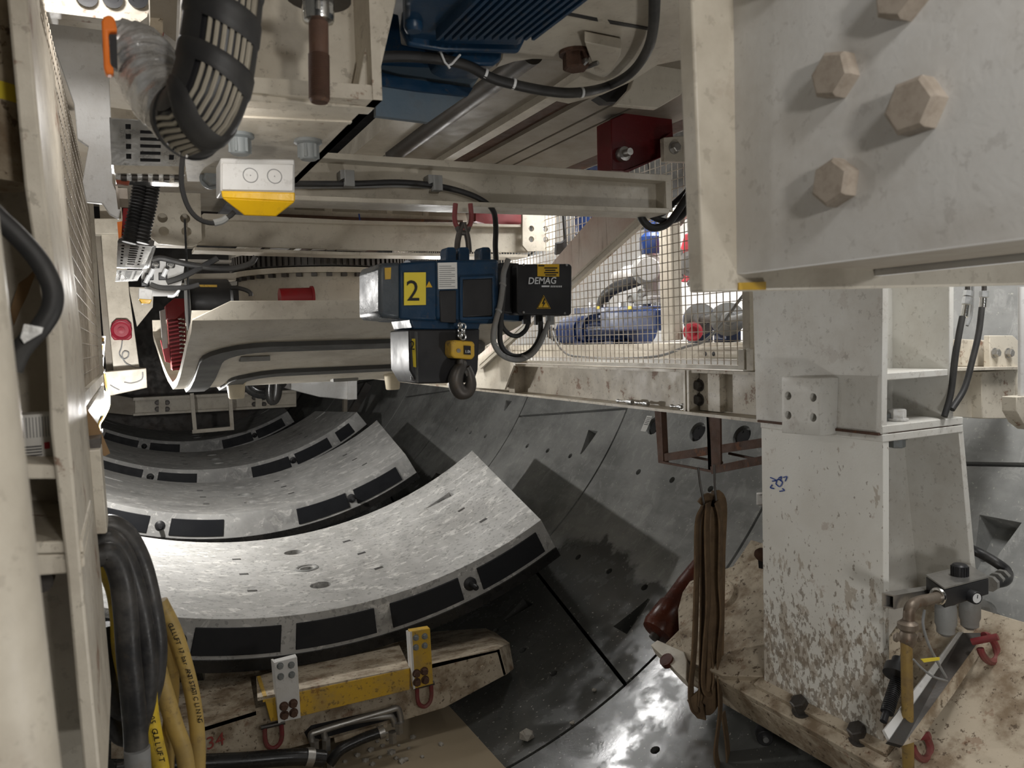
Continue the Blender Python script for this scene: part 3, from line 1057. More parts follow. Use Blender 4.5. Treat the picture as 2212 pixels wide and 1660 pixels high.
ft = ob('hinge_lug', MB().prism(foot, (foot[0] - TC - YA * foot[0].y).normalized() * .07), CREAM2, sh, bevel=.004)
ob('hinge_pin', MB().lathe(pL(1440, 1427, RS - .052), nb, [(.038, -.02), (.038, .008), (.0, .008)], 18), BROWNR, sh)
ra, rb = pL(1432, 1352, RS + .05), pL(1516, 1235, RS + .05)
rl = thing('guide_roller', 'glossy red-brown rubber roller beside the shoe behind the hanging strap', 'roller', ra)
rdir = (rb - ra).normalized()
ob('roller_body', MB().lathe(ra, rdir, [(.05, -.075), (.095, -.06), (.105, -.03), (.10, .12), (.088, .14), (.088, .30), (.075, .55), (.0, .55)], 22), BROWNR, rl)
ob('roller_shaft', MB().cyl(ra - rdir * .10, ra + rdir * .62, .03, n=12), DARKM, rl)
for a, b in ((1734, 1535), (1859, 1595)):
    p = pL(a, b, RS)
    bolt(sh, p, (TC + YA * p.y - p).normalized(), .075, DARKM, label='rusty black bolt', h=.8)
for a, b in ((1650, 1588),):
    p = pL(a, b, TR - .045)
    ca = thing('swivel_caster', 'small black caster wheel on the wet floor under the shoe edge', 'caster', p)
    ob('wheel', MB().cyl(p - Vector((.02, .03, 0)), p + Vector((.02, .03, 0)), .042, n=18), BLACK, ca, bevel=.006)
    ob('hub', MB().cyl(p - Vector((.03, .045, 0)), p + Vector((.03, .045, 0)), .015, n=10), GALV, ca)
    ob('fork', MB().bar(p + Vector((.02, .03, 0)), p + Vector((.06, .05, .16)), .03, .03), DARKM, ca)
for i, (a, b, lab) in enumerate(((1990, 1612, 'worn red lifting shackle on the shoe at the foot of the yellow pipe'), (2135, 1402, 'worn red lifting shackle on the shoe beside the black angle brace'))):
    c = pL(a, b, RS - .05)
    k = thing('lifting_shackle', lab, 'shackle', c)
    s_ = .062 if i else .058
    ob('bow', MB().torus(c, YA * .8 + XA * -.5 + ZA * .3, s_, .014, -140, 140, 20, 8, u=(.6, -.1, -.6)), DRED, k)
    ob('pin', MB().cyl(c + Vector((-.06, .03, .03)), c + Vector((-.02, -.05, .07)), .014, n=10), DRED, k)

# black angle brace lying up the shoe
yb0, yb1 = YN - .22, YN - .03
q4 = [pY(2080, 1368, yb1), pY(2129, 1368, yb1 - .05), pY(1950, 1612, yb0 - .02), pY(1919, 1603, yb0)]
br = thing('angle_brace', 'black steel angle brace with dried grout running up beside the column', 'brace', q4[3])
ob('angle_leg', MB().prism(q4, Vector((.01, .02, -.02))), DARKM, br, label='black dusty face')
g4 = [pY(2129, 1367, yb1 - .05), pY(2137, 1384, yb1 - .05), pY(2060, 1500, yb0 + .06), pY(1988, 1600, yb0 - .03), pY(1950, 1612, yb0 - .02)]
ob('angle_leg', MB().prism(g4, Vector((.01, .02, -.01))), CREAM_D, br, label='edge caked with pale grout')
wb = thing('white_flat_bar', 'narrow white flat bar between the black angle brace and the column foot', 'bar', q4[3])
ob('bar', MB().prism([pY(2070, 1366, yb1 + .02), pY(2082, 1366, yb1 + .004), pY(1922, 1601, yb0 + .006), pY(1910, 1578, yb0 + .03)], Vector((.004, .012, -.01))), WHITE, wb)
sp = thing('spring_rod', 'black threaded rod with collar slanting inside the column foot', 'rod', pY(1915, 1545, 1.9))
ob('rod', MB().cyl(pY(1908, 1560, 1.86), pY(1965, 1375, 1.98), .013, n=10), BLACK, sp)
th_ = MB()
q0, q1 = pY(1916, 1540, 1.87), pY(1938, 1470, 1.91)
for i in range(18):
    th_.cyl(q0 + (q1 - q0) * (i / 18), q0 + (q1 - q0) * ((i + .6) / 18), .024, n=12)
ob('thread', th_, BLACK, sp, kind='stuff')
q = pY(1938, 1445, 1.92)
dd = (q1 - q0).normalized()
ob('collar', MB().lathe(q - dd * .04, dd, [(.02, 0), (.045, .008), (.045, .045), (.028, .055), (.028, .08)], 16), BLACK, sp)

# compressed-air service unit on the near side of the column
YU = YN - .02
au = thing('air_service_unit', 'black compressed-air regulator with knob, gauge and two bowls on a square tube', 'regulator', pY(2080, 1300, YU))
st = polY(YU - .14, (1905, 1281), (1932, 1287), (1932, 1317), (1905, 1312))
tv = pY(2030, 1262, YU + .15) - st[0]
ob('square_tube', MB().holed(st, [[st[0] + (st[1] - st[0]) * a + (st[3] - st[0]) * b for a, b in ((.1, .1), (.9, .1), (.9, .9), (.1, .9))]], tv), STEEL, au, label='open-ended square steel tube')
bA = polY(YU - .10, (2018, 1256), (2037, 1268), (2037, 1312), (2018, 1305))
b0 = polY(YU - .13, (2040, 1275), (2136, 1250), (2136, 1285), (2040, 1315))
bx = ob('regulator_block', MB().prism(b0, pY(2000, 1246, YU + .02) - pY(2040, 1275, YU - .13)), BLACK, au, bevel=.004)
ob('block_top', MB().prism([b0[0] + ZA * .002, b0[1] + ZA * .002, b0[1] + (pY(2000, 1246, YU + .02) - b0[0]) + ZA * .002, pY(2000, 1246, YU + .02) + ZA * .002], ZA * .006), STEEL, au, label='dusty grey top plate')
kc = pY(2073, 1258, YU - .06)
ob('regulator_knob', MB().lathe(kc, ZA, [(.034, 0), (.036, .010), (.028, .014), (.030, .02), (.030, .068), (.024, .074), (.0, .074)], 20), BLACK, au, label='ribbed black knob')
kr = MB()
for i in range(16):
    g = 2 * PI * i / 16
    kr.box(kc + Vector((math.cos(g) * .031, math.sin(g) * .031, .045)), (.004, .004, .04))
ob('knob_ribs', kr, BLACK, au, kind='stuff')
gc = pY(2100, 1289, YU - .14)
gd = Vector((-.25, -1, 0)).normalized()
ga = ob('pressure_gauge', MB().lathe(gc + gd * .0, gd, [(.024, -.02), (.026, .02), (.024, .024), (.021, .022), (.0, .022)], 20), BLACK, au)
ob('gauge_dial', MB().lathe(gc, gd, [(.019, .0225), (.019, .024), (.0, .024)], 20), WINK, ga, label='white dial')
ob('gauge_needle', MB().bar(gc + gd * .0255, gc + gd * .0255 + Vector((.002, 0, .014)), .003, .001), INK, ga)
for i, (a, b) in enumerate(((2043, 1303), (2095, 1290))):
    p = pY(a, b, YU - .06)
    ob('filter_bowl', MB().lathe(p, -ZA, [(.036, 0), (.040, .02), (.040, .085), (.034, .10), (.034, .12), (.015, .135), (.0, .135)], 18), GREYP, au)
ob('side_valve', MB().lathe(pY(2120, 1320, YU + .05), pY(2150, 1332, YU + .05) - pY(2120, 1320, YU + .05), [(.05, -.02), (.05, .03), (.035, .05), (.018, .052), (.018, .12)], 18), GREYP, au)
ob('elbow_pipe', MB().tube([pY(2030, 1290, YU - .12), pY(2005, 1296, YU - .14), pY(1980, 1302, YU - .15), pY(1966, 1315, YU - .16), pY(1963, 1340, YU - .16)], .021, 12), PIPER, au, label='rusty pipe elbow')
ob('pipe_ring', MB().torus(pY(2026, 1289, YU - .12), pY(2040, 1288, YU - .12) - pY(2020, 1290, YU - .12), .026, .008, n=20), CHROME, au)
ob('small_screw', MB().cyl(pY(2040, 1258, YU - .02), pY(2040, 1246, YU - .02), .010, n=8), CHROME, au)
yp = thing('yellow_air_pipe', 'worn yellow air hose pipe hanging from a claw coupling beside the column', 'pipe', pY(1962, 1660, YU - .16))
ob('pipe_shaft', MB().cyl(pY(1958, 1385, YU - .16), pY(1963, 1720, YU - .16), .0205, n=16), PIPEY, yp)
ob('claw_coupling', MB().lathe(pY(1961, 1340, YU - .16), -ZA, [(.02, 0), (.036, .012), (.036, .03), (.024, .042), (.03, .055), (.03, .078), (.020, .10)], 16), PIPER, yp, label='grey steel claw coupling')
for sx in (-1, 1):
    p = pY(1961 + sx * 24, 1378, YU - .16)
    ob('coupling_ear', MB().rock(p, (.018, .014, .022), 3), PIPER, yp)
tl = thing('thin_grey_line', 'thin grey pneumatic tube looping from the regulator to the yellow-tagged wire', 'tube', pY(2000, 1320, YU - .1))
ob('line', MB().tube([pY(1997, 1318, YU - .14), pY(1994, 1350, YU - .15), pY(2005, 1390, YU - .16), pY(2022, 1425, YU - .17), pY(2044, 1465, YU - .18)], .005, 8), GREYH, tl)
ob('line', MB().tube([pY(1973, 1425, YU - .19), pY(1990, 1443, YU - .19), pY(2015, 1462, YU - .19), pY(2046, 1472, YU - .18)], .004, 8), GREYH, tl)
ob('yellow_tag', MB().prism(polY(YU - .18, (1990, 1425), (2030, 1421), (2030, 1427), (1996, 1432)), YA * .004), LYEL, tl)
ah = thing('grey_air_hose', 'dusty grey hose with hose coupling running behind the column to the regulator', 'hose', pY(2170, 1250, YU + .1))
ob('hose_run', MB().tube([pY(2080, 1180, YU + .2), pY(2115, 1195, YU + .15), pY(2150, 1215, YU + .08), pY(2175, 1235, YU + .04), pY(2172, 1255, YU + .0), pY(2140, 1262, YU)], .022, 12), HOSEB, ah)
for t_ in (.3, .6, .9):
    a = pY(2178, 1240, YU + .03).lerp(pY(2138, 1262, YU), t_)
    b = pY(2178, 1240, YU + .03).lerp(pY(2138, 1262, YU), t_ + .12)
    ob('hose_coupling', MB().cyl(a, b, .034, n=8), STEEL, ah)

# things seen behind the column on the right
yk = 2.15
bk = thing('side_bracket', 'cream steel bracket box with bolts by the wall behind the column', 'bracket', pY(2130, 900, yk + .25))
ob('bracket_box', MB().prism(polY(yk + .1, (2050, 800), (2118, 802), (2118, 905), (2050, 900)), XA * .0 + YA * .25), CREAM, bk, bevel=.004)
ob('bracket_box', MB().prism(polY(yk + .05, (2120, 803), (2195, 797), (2192, 905), (2122, 905)), YA * .3), CREAM, bk, bevel=.004)
ob('bracket_block', MB().prism(polY(yk + .2, (2078, 733), (2128, 735), (2128, 792), (2078, 792)), YA * .2), CREAM, bk, bevel=.004)
ob('bracket_plate', MB().prism(polY(yk + .12, (2138, 725), (2188, 725), (2212, 748), (2212, 860), (2195, 860), (2195, 800), (2138, 795)), YA * .03), CREAM, bk, bevel=.003)
ob('ledge_plate', MB().prism([pY(2052, 796, yk), pY(2200, 793, yk), pY(2200, 790, yk + .3), pY(2060, 792, yk + .3)], ZA * -.012), CREAM, bk)
for a in (2147, 2176):
    bolt(bk, pY(a, 763, yk + .12), -YA, .04, STEEL)
hr = thing('handrail_post', 'cream tube post at the right picture edge with a flanged foot', 'post', pY(2208, 900, 1.9))
ob('post_tube', MB().cyl(pY(2206, 620, 1.9), pY(2206, 858, 1.9), .012, n=12), WHITE, hr)
ob('foot_bracket', MB().prism(polY(1.88, (2196, 858), (2230, 855), (2230, 930), (2210, 915), (2196, 890)), YA * .06), CREAM, hr, bevel=.003)
for i, (lab, pp, f) in enumerate((('black hydraulic hose with two stacked chrome unions behind the column', [(2079, 684), (2072, 720), (2064, 770), (2054, 850), (2040, 900)], (2090, 640, 2083, 685)),
                                  ('black hydraulic hose with one chrome ferrule, arching to the bolted joint plate', [(2121, 664), (2114, 720), (2100, 780), (2083, 840), (2056, 885)], (2126, 628, 2123, 664)))):
    h = thing('hydraulic_hose', lab, 'hose', pY(pp[-1][0], pp[-1][1], 2.0), 'hydraulic hoses behind the column')
    ob('hose_tube', MB().tube(polY(2.0, *pp), .0125, 12), RUBBER, h)
    a, b = pY(f[0], f[1], 2.0), pY(f[2], f[3], 2.0)
    ob('ferrule', MB().cyl(b, b + (a - b) * .55, .0145, n=14), CHROME, h)
    ob('hex_union', MB().cyl(b + (a - b) * .6, b + (a - b) * .95, .019, n=6), GALV, h)
    if i == 0:
        ob('hex_union', MB().cyl(b + (a - b) * 1.0, b + (a - b) * 1.25, .018, n=6), GALV, h)
    ob('stem', MB().cyl(a, a + Vector((0, 0, .5)), .010, n=10), DARKM, h)
zp = thing('hanging_cable_end', 'short grey cable end hanging beside the two black hydraulic hoses', 'cable', pY(2096, 700, 2.02))
ob('cable', MB().tube(polY(2.03, (2101, 600), (2101, 640), (2098, 680), (2089, 704)), .006, 8), GREYH, zp)

# ---------------------------------------------------------------- near box girder with big bolts, upper right
XG = .90
y_end = pX(1588, 300, XG).y
zg = pX(1590, 592, XG).z
gb = thing('bolted_box_girder', 'big pale box girder with large bolt heads, closest at the upper right', 'girder', (XG + .15, .5, zg))
ob('side_plate', MB().prism([Vector((XG, -.6, zg)), Vector((XG, y_end, zg)), Vector((XG, y_end, 1.0)), Vector((XG, -.6, 1.0))], XA * .02), WHITE, gb)
ob('back_plate', MB().prism([Vector((XG + .33, -.6, zg)), Vector((XG + .33, y_end, zg)), Vector((XG + .33, y_end, 1.0)), Vector((XG + .33, -.6, 1.0))], XA * .02), WHITE, gb)
ob('underside', MB().prism([Vector((XG + .02, -.6, zg + .012)), Vector((XG + .02, y_end, zg + .012)), Vector((XG + .33, y_end, zg + .012)), Vector((XG + .33, -.6, zg + .012))], ZA * .02), TAUPE, gb)
ep = [pY(1490, -120, y_end), pY(1519, 630, y_end), pY(2330, 612, y_end), pY(2330, -120, y_end)]
ob('end_plate', MB().prism(ep, YA * .035), CREAM2, gb, bevel=.004)
ob('yellow_edge', MB().prism([pY(1596, 611, y_end - .003), pY(1655, 609, y_end - .003), pY(1655, 626, y_end - .003), pY(1596, 627, y_end - .003)], YA * .003), YEL, gb, label='yellow paint left on the bottom edge')
for i, (a, b, s) in enumerate(((1815, 165, .066), (1990, 232, .072), (1815, 396, .066), (1963, -12, .07), (1700, -75, .07))):
    bolt(gb, pX(a, b, XG), -XA, s, BOLTT, label='large taupe bolt head', washer=False, spin=.3 * i, h=.30)

# ---------------------------------------------------------------- deck beam, guard mesh
XBm = 2.75
z1, z0 = pX(1300, 793, XBm).z, pX(1300, 874, XBm).z
yA, yB = YF + .02, 10.2
db = thing('deck_edge_beam', 'long cream channel beam under the mesh guard, running back along the tunnel wall', 'beam', (XBm, 5, z0))
ob('web', MB().box((XBm + .10, (yA + yB) / 2, (z0 + z1) / 2), (.014, yB - yA, z1 - z0)), CREAM, db)
ob('flange', MB().box((XBm + .055, (yA + yB) / 2, z1 - .008), (.11, yB - yA, .016)), CREAM, db)
ob('flange', MB().box((XBm + .045, (yA + yB) / 2, z0 + .008), (.14, yB - yA, .016)), CREAM, db)
yj = pX(1485, 850, XBm).y
for e in (-.016, .016):
    ob('splice_plate', MB().box((XBm + .045, yj + e, (z0 + z1) / 2), (.11, .02, z1 - z0 - .005)), CREAM, db, bevel=.002)
ya = pX(1515, 850, XBm + .05).y
ob('bolt_pad', MB().box((XBm + .075, (ya + pX(1545, 850, XBm).y) / 2 + .02, (z0 + z1) / 2), (.045, .16, z1 - z0 - .04)), CREAM, db, bevel=.002)
for b in (833, 864):
    bolt(db, pX(1512, b, XBm + .052), -XA, .055, DARKM, label='dark hexagon bolt', h=.5)
ys = pX(1105, 820, XBm).y
ob('stiffener', MB().box((XBm + .05, ys, (z0 + z1) / 2), (.10, .10, z1 - z0 - .03)), CREAM, db, bevel=.002)
ys2 = pX(1000, 810, XBm).y
ob('stiffener', MB().box((XBm + .05, ys2 + .4, (z0 + z1) / 2), (.10, .02, z1 - z0 - .03)), CREAM, db)
for i, (a, b, a2, b2, lab) in enumerate(((1332, 863, 1366, 867, 'small grey steel clamp lying at the left on the beam flange'), (1372, 866, 1400, 868, 'bright steel coupling lying on the beam flange between two clamps'), (1448, 873, 1474, 876, 'open-ended steel spanner head lying at the right on the beam flange'))):
    p, q = pX(a, b, XBm + .03), pX(a2, b2, XBm + .03)
    p.z = q.z = z0 + .03
    t = thing('loose_fitting', lab, 'fitting', p)
    ob('body', MB().lathe(p, q - p, [(.008, 0), (.012, .015), (.007, .03), (.007, (q - p).length * .6), (.014, (q - p).length * .7), (.014, (q - p).length)], 10), GALV, t)
    if i == 2:
        ob('jaw', MB().torus(q, XA, .016, .006, n=14), GALV, t)

MY0, MY1 = pX(1609, 760, XBm + .02).y, pX(1105, 786, XBm + .02).y
gd_ = thing('mesh_guard', 'welded wire mesh guard panel in a cream frame on top of the deck edge beam', 'guard', (XBm + .03, (MY0 + MY1) / 2, z1))
XM = XBm + .03
zmt = 1.05
wires = MB()
y = MY0 + .012
nv = 0
while y < MY1 + 3.0:
    wires.box((XM, y, (z1 + .03 + zmt) / 2), (.0042, .0042, zmt - z1 - .03))
    y += .0500
    nv += 1
z = z1 + .055
while z < zmt:
    wires.box((XM - .004, (MY0 + MY1 + 3.0) / 2, z), (.0042, MY1 + 3.0 - MY0, .0042))
    z += .0500
ob('wire_mesh', wires, MESHM, gd_, kind='stuff', smooth=0)
ob('frame_post', MB().box((XM, MY0 - .02, (z1 + zmt) / 2), (.04, .05, zmt - z1)), CREAM2, gd_, bevel=.003)
ob('bottom_rail', MB().box((XM, (MY0 + MY1 + 3) / 2, z1 + .018), (.035, MY1 + 3 - MY0, .022)), CREAM2, gd_)
ob('toe_clip', MB().box((XM - .03, MY0 - .07, z1 + .06), (.03, .05, .11)), CREAM2, gd_, bevel=.003)
ob('toe_clip', MB().box((XM - .03, MY0 - .01, z1 + .06), (.03, .045, .10)), CREAM2, gd_, bevel=.003)

# diagonal brace with rust streaks in front of the mesh
XD = XBm - .06
dg_ = thing('diagonal_stringer', 'sloping cream stringer with rusty drip streaks in front of the mesh guard', 'stringer', pX(1080, 775, XD))
ob('stringer_web', MB().prism([pX(1293, 452, XD), pX(1420, 430, XD), pX(1420, 455, XD), pX(1100, 738, XD), pX(1040, 790, XD), pX(1010, 790, XD), pX(1060, 745, XD), pX(1200, 560, XD)], XA * .015), CREAM_S, dg_)
fa, fb = [pX(1418, 448, XD), pX(1045, 787, XD)]
ob('stringer_flange', MB().bar(fa, fb, .085, .016, up=(fb - fa).cross(XA)), CREAM, dg_)
ob('stringer_flange', MB().bar(fa + Vector((-.03, 0, -.02)), fb + Vector((-.03, 0, -.02)), .02, .045, up=(fb - fa).cross(XA)), CREAM2, dg_)
ob('foot_plate', MB().prism([pX(1000, 790, XD), pX(1095, 745, XD - .02), pX(1110, 790, XD - .02), pX(1090, 842, XD - .02), pX(1000, 836, XD)], XA * .015), CREAM2, dg_)

# small rusty frame hung under the beam, with the strap
hf = thing('hanging_angle_frame', 'rusty brown angle-iron frame hanging under the deck edge beam', 'frame', pX(1530, 1010, XBm))
Xh = XBm + .05
ob('hanger', MB().prism(polX(Xh, (1414, 888), (1428, 890), (1433, 1000), (1422, 1000)), XA * .04), RUST, hf)
ob('hanger', MB().prism(polX(Xh, (1526, 898), (1555, 900), (1557, 1020), (1530, 1020)), XA * .012), RUST, hf)
ob('hanger', MB().prism(polX(Xh, (1526, 898), (1533, 898), (1537, 1020), (1530, 1020)), XA * .05), RUST, hf)
ob('frame_bar', MB().bar(pX(1424, 998, Xh), pX(1540, 1019, Xh), .012, .012), RUST, hf)
ob('frame_bar', MB().bar(pX(1428, 990, Xh + .02), pX(1660, 955, Xh + .02), .03, .045), RUST, hf)
ob('frame_bar', MB().bar(pX(1540, 1016, Xh), pX(1670, 990, Xh), .03, .04), RUST, hf)
ob('frame_bar', MB().bar(pX(1480, 984, Xh + .12), pX(1560, 1000, Xh + .04), .012, .012), RUST, hf)
ob('frame_bar', MB().bar(pX(1575, 980, Xh + .1), pX(1650, 996, Xh + .06), .012, .012), RUST, hf)
dS = 3.80
wr = thing('wire_hanger', 'thin steel wire loop hanging from the rusty frame and holding the strap', 'wire', pD(1530, 1085, dS))
ob('wire', MB().tube([pD(1508, 1010, dS), pD(1513, 1050, dS), pD(1522, 1092, dS)], .006, 8), DARKM, wr)
ob('wire', MB().tube([pD(1543, 1005, dS), pD(1544, 1050, dS), pD(1547, 1082, dS)], .006, 8), DARKM, wr)
sw = thing('lifting_sling', 'dirty tan webbing lifting sling folded over the wire under the rusty frame', 'strap', pD(1525, 1500, dS))
wdir = (RT * .5 + FW * .85).normalized()
for i, pp in enumerate(([(1520, 1092), (1507, 1130), (1505, 1250), (1500, 1400), (1492, 1490), (1500, 1530), (1513, 1515), (1516, 1420), (1518, 1300), (1519, 1150), (1524, 1096)],
                        [(1530, 1086), (1527, 1150), (1530, 1300), (1524, 1390), (1520, 1470), (1530, 1495), (1545, 1470), (1541, 1390), (1538, 1300), (1536, 1180), (1538, 1090)],
                        [(1548, 1084), (1557, 1130), (1556, 1250), (1560, 1330), (1553, 1420), (1556, 1520), (1553, 1560), (1546, 1620), (1552, 1655), (1566, 1665), (1573, 1650), (1570, 1600), (1562, 1540)])):
    ob('webbing', MB().ribbon([pD(a, b, dS + .012 * k) for k, (a, b) in enumerate(pp)], wdir, .075 if i < 2 else .06, .008, 7), STRAPM, sw)
ob('webbing', MB().ribbon([pD(1518, 1095, dS + .05), pD(1535, 1078, dS + .05), pD(1552, 1092, dS + .06), pD(1549, 1200, dS + .07), pD(1546, 1380, dS + .07), pD(1540, 1500, dS + .07), pD(1520, 1535, dS + .06), pD(1500, 1500, dS + .05)], (RT * .9 + FW * .4).normalized(), .10, .008, 7), STRAPM, sw)
sq = thing('square_tube_stub', 'open square steel tube stub sticking out past the column edge', 'tube', pX(1643, 1078, XC + .3))
s4 = polX(XC + .25, (1634, 1065), (1652, 1063), (1652, 1090), (1634, 1091))
ob('tube_end', MB().holed(s4, [[s4[0] + (s4[1] - s4[0]) * a + (s4[3] - s4[0]) * b for a, b in ((.18, .18), (.82, .18), (.82, .82), (.18, .82))]], Vector((.1, -.3, 0))), STEEL, sq)
pb_ = thing('pipe_stub', 'rusty pipe stub on a black clamp behind the column edge above the shoe', 'pipe', pX(1645, 1210, XC + .1))
ob('stub', MB().lathe(pX(1634, 1196, XC + .08), Vector((.2, -1, 0)), [(.02, 0), (.032, .02), (.034, .3)], 14), RUST, pb_)
ob('clamp', MB().prism(polX(XC + .1, (1637, 1206), (1660, 1206), (1660, 1232), (1639, 1228)), XA * .05), BLACK, pb_)

# ---------------------------------------------------------------- pump deck behind the mesh
zd = z1 - .01
dk = thing('pump_deck', 'pale steel deck floor behind the mesh guard, carrying the blue pumps', 'deck', (3.4, 6, zd))
ob('deck_plate', MB().box((XBm + .11 + .62, 6.4, zd - .012), (1.24, 7.4, .02)), WHITE, dk)
ob('kick_plate', MB().box((3.02, 6.2, zd + .03), (.02, 6.5, .055)), WHITE, dk)
XP = 3.42
bc = thing('pump_base_channel', 'cream channel plinth under the blue pump motor behind the mesh', 'channel', pX(1400, 770, XP - .2))
za, zb_ = pX(1400, 745, XP - .2).z, zd
ob('channel_web', MB().box((XP - .2, 5.6, (za + zb_) / 2), (.012, 4.6, za - zb_)), CREAM2, bc)
ob('channel_flange', MB().box((XP + .05, 5.6, za), (.5, 4.6, .012)), CREAM2, bc)
b4 = polX(XP - .26, (1504, 750), (1625, 747), (1625, 772), (1504, 773))
bo = thing('drilled_box', 'cream rectangular box with two drilled holes behind the mesh near its right post', 'box', b4[3])
bq = ob('box_body', MB().prism(b4, XA * .10), CREAM2, bo, bevel=.003)
for a in (1523, 1541):
    p = pX(a, 765, XP - .262)
    ob('drilled_hole', MB().cyl(p + XA * .001, p + XA * .004, .014, n=12), INK, bq)
mo = thing('pump_motor', 'large blue electric pump motor with ribbed fan end behind the mesh', 'motor', pX(1330, 740, XP))
m0, m1 = pX(1226, 716, XP + .05), pX(1445, 700, XP + .05)
md = (m1 - m0).normalized()
md.z = 0
ob('motor_body', MB().lathe(m0, md, [(.0, 0), (.112, 0), (.125, .012), (.125, .30), (.110, .302), (.110, .40), (.132, .402), (.132, .45), (.105, .452), (.105, 1.06), (.135, 1.062), (.135, 1.10), (.0, 1.102)], 28), PBLUE, mo)
gbx = [pX(1315, 678, XP - .06), pX(1440, 672, XP - .06)]
ob('gear_body', MB().bar(gbx[0] - ZA * .06, gbx[1] - ZA * .06, .17, .15), PBLUE, mo, bevel=.012)
ob('body_ridge', MB().bar(gbx[0] - ZA * .02 - XA * .088, gbx[1] - ZA * .02 - XA * .088, .012, .02), PBLUE, mo)
fm = MB()
for k in range(20):
    g = 2 * PI * k / 20
    u, v_ = md.cross(ZA).normalized(), ZA
    c = m0 + md * .75 + (u * math.cos(g) + v_ * math.sin(g)) * .128
    fm.box(c, (.018, .52, .007), Matrix(((u * math.cos(g) + v_ * math.sin(g)), md, (v_ * math.cos(g) - u * math.sin(g)))).transposed())
ob('cooling_fins', fm, PBLUE, mo, kind='stuff')
for k in range(7):
    ob('fan_slot', MB().box(m0 + md * .03 + Vector((-.085 - .002 * k, .03 + k * .03, -.06 + .012 * k)), (.01, .010, .12)), BLACK, mo)
for fq in (.35, .80):
    pm = m0 + md * fq
    ob('motor_foot', MB().box(Vector((pm.x, pm.y, (m0.z - .09 + za + .007) / 2)), (.22, .12, max(.02, m0.z - .09 - za - .007))), PBLUE, mo)
man = thing('valve_manifold', 'dark blue valve manifold block with yellow tags on top of the pump motor', 'manifold', pX(1340, 672, XP - .05))
A = pX(1258, 672, XP - .05)
B = pX(1428, 668, XP - .05)
ob('manifold_block', MB().bar(A, B, .16, .045), PBLUE, man, bevel=.004)
for a in (1291, 1360):
    p = pX(a, 665, XP - .135)
    ob('yellow_tag', MB().box(p, (.004, .045, .022)), LYEL, man)
for a in (1280, 1310, 1345, 1390, 1415):
    p = pX(a, 658, XP - .05)
    ob('cap_nut', MB().cyl(p - ZA * .02, p + ZA * .015, .03, n=8), GALV, man)
vc = thing('grey_valve', 'grey pump valve with round flange and white side cylinder behind the mesh', 'valve', pX(1405, 655, XP))
p = pX(1400, 583, XP - .05)
ob('valve_flange', MB().lathe(p + Vector((0, .0, 0)), Vector((-.6, -.8, 0)), [(.0, -.05), (.11, -.05), (.115, -.03), (.115, .0), (.09, .01), (.08, .05), (.0, .05)], 22), GREYP, vc)
ob('valve_neck', MB().cyl(pX(1408, 605, XP), pX(1408, 665, XP), .06, .075, n=16), GREYP, vc)
ob('valve_foot', MB().box(pX(1408, 650, XP), (.18, .20, .06)), GREYP, vc, bevel=.005)
ob('side_cylinder', MB().lathe(pX(1392, 590, XP), pX(1335, 600, XP) - pX(1392, 590, XP), [(.07, 0), (.075, .02), (.075, .22), (.05, .25), (.05, .36), (.0, .37)], 18), WHITE, vc, label='white side cylinder')
ob('actuator_cap', MB().lathe(pX(1405, 556, XP), ZA, [(.05, 0), (.06, .02), (.05, .06), (.02, .08)], 14), WHITE, vc)
for a, b in ((1384, 632), (1362, 645)):
    q = pX(a, b, XP - .1)
    ob('sight_port', MB().lathe(q, Vector((-1, -.4, 0)), [(.035, -.06), (.035, .0), (.024, .005), (.024, -.004), (.0, -.004)], 14), GREYP, vc)
bh = thing('suction_hose', 'thick black rubber hose curving from the grey valve to the manifold', 'hose', pX(1300, 650, XP))
ob('hose_tube', MB().tube([pX(1396, 598, XP - .02), pX(1360, 612, XP - .05), pX(1325, 625, XP - .06), pX(1305, 645, XP - .06), pX(1300, 668, XP - .06)], .045, 12), RUBBER, bh)
tp = thing('frame_upright', 'cream square upright standing behind the mesh among the pumps', 'post', pX(1440, 738, XP - .25))
ob('upright_tube', MB().prism(polX(XP - .25, (1422, 480), (1448, 470), (1455, 735), (1428, 737)), XA * .08), CREAM2, tp, bevel=.006)
wpn = thing('white_backing_sheet', 'white lit sheet standing against the wall behind the pumps', 'sheet', (4.02, 4.4, .3))
ob('sheet_body', MB().prism([Vector((3.98, 3.5, zd)), Vector((3.98, 9.5, zd)), Vector((4.2, 9.5, .95)), Vector((4.2, 3.5, .95))], XA * .015), WHITE, wpn)
for i, (a, b, lab) in enumerate(((1512, 690, 'grey disc valve on a blue body beside the red ring, behind the mesh'), (1572, 690, 'grey disc valve on a blue body next to the right mesh post'), (1650, 690, 'grey disc valve on a blue body half hidden by the column'))):
    t = thing('disc_valve', lab, 'valve', pX(a, b + 45, XP - .02), 'disc valves behind the mesh')
    q = pX(a, b, XP - .02)
    dv = Vector((-.55, -.8, .0))
    ob('valve_disc', MB().lathe(q, dv, [(.0, -.03), (.098, -.03), (.106, -.015), (.106, .01), (.09, .02), (.05, .035), (.04, .10), (.0, .10)], 24), GREYP, t)
    ob('valve_body', MB().lathe(q - dv * .03, -dv, [(.10, 0), (.105, .02), (.105, .05), (.08, .06), (.08, .10), (.0, .10)], 20), PBLUE, t)
    ob('valve_stand', MB().box(Vector((q.x + .05, q.y + .06, (q.z - .05 + za + .007) / 2)), (.12, .12, max(.03, q.z - .05 - za - .007))), PBLUE, t, bevel=.005)
    ob('valve_stem', MB().tube([q + dv * .08, q + dv * .12 + Vector((0, -.05, .0)), q + Vector((-.06, -.25, .02))], .022, 10), GREYP, t)
rr = thing('red_ring', 'red ring-shaped hose reel cap in front of the first grey disc valve', 'ring', pX(1497, 735, XP - .16))
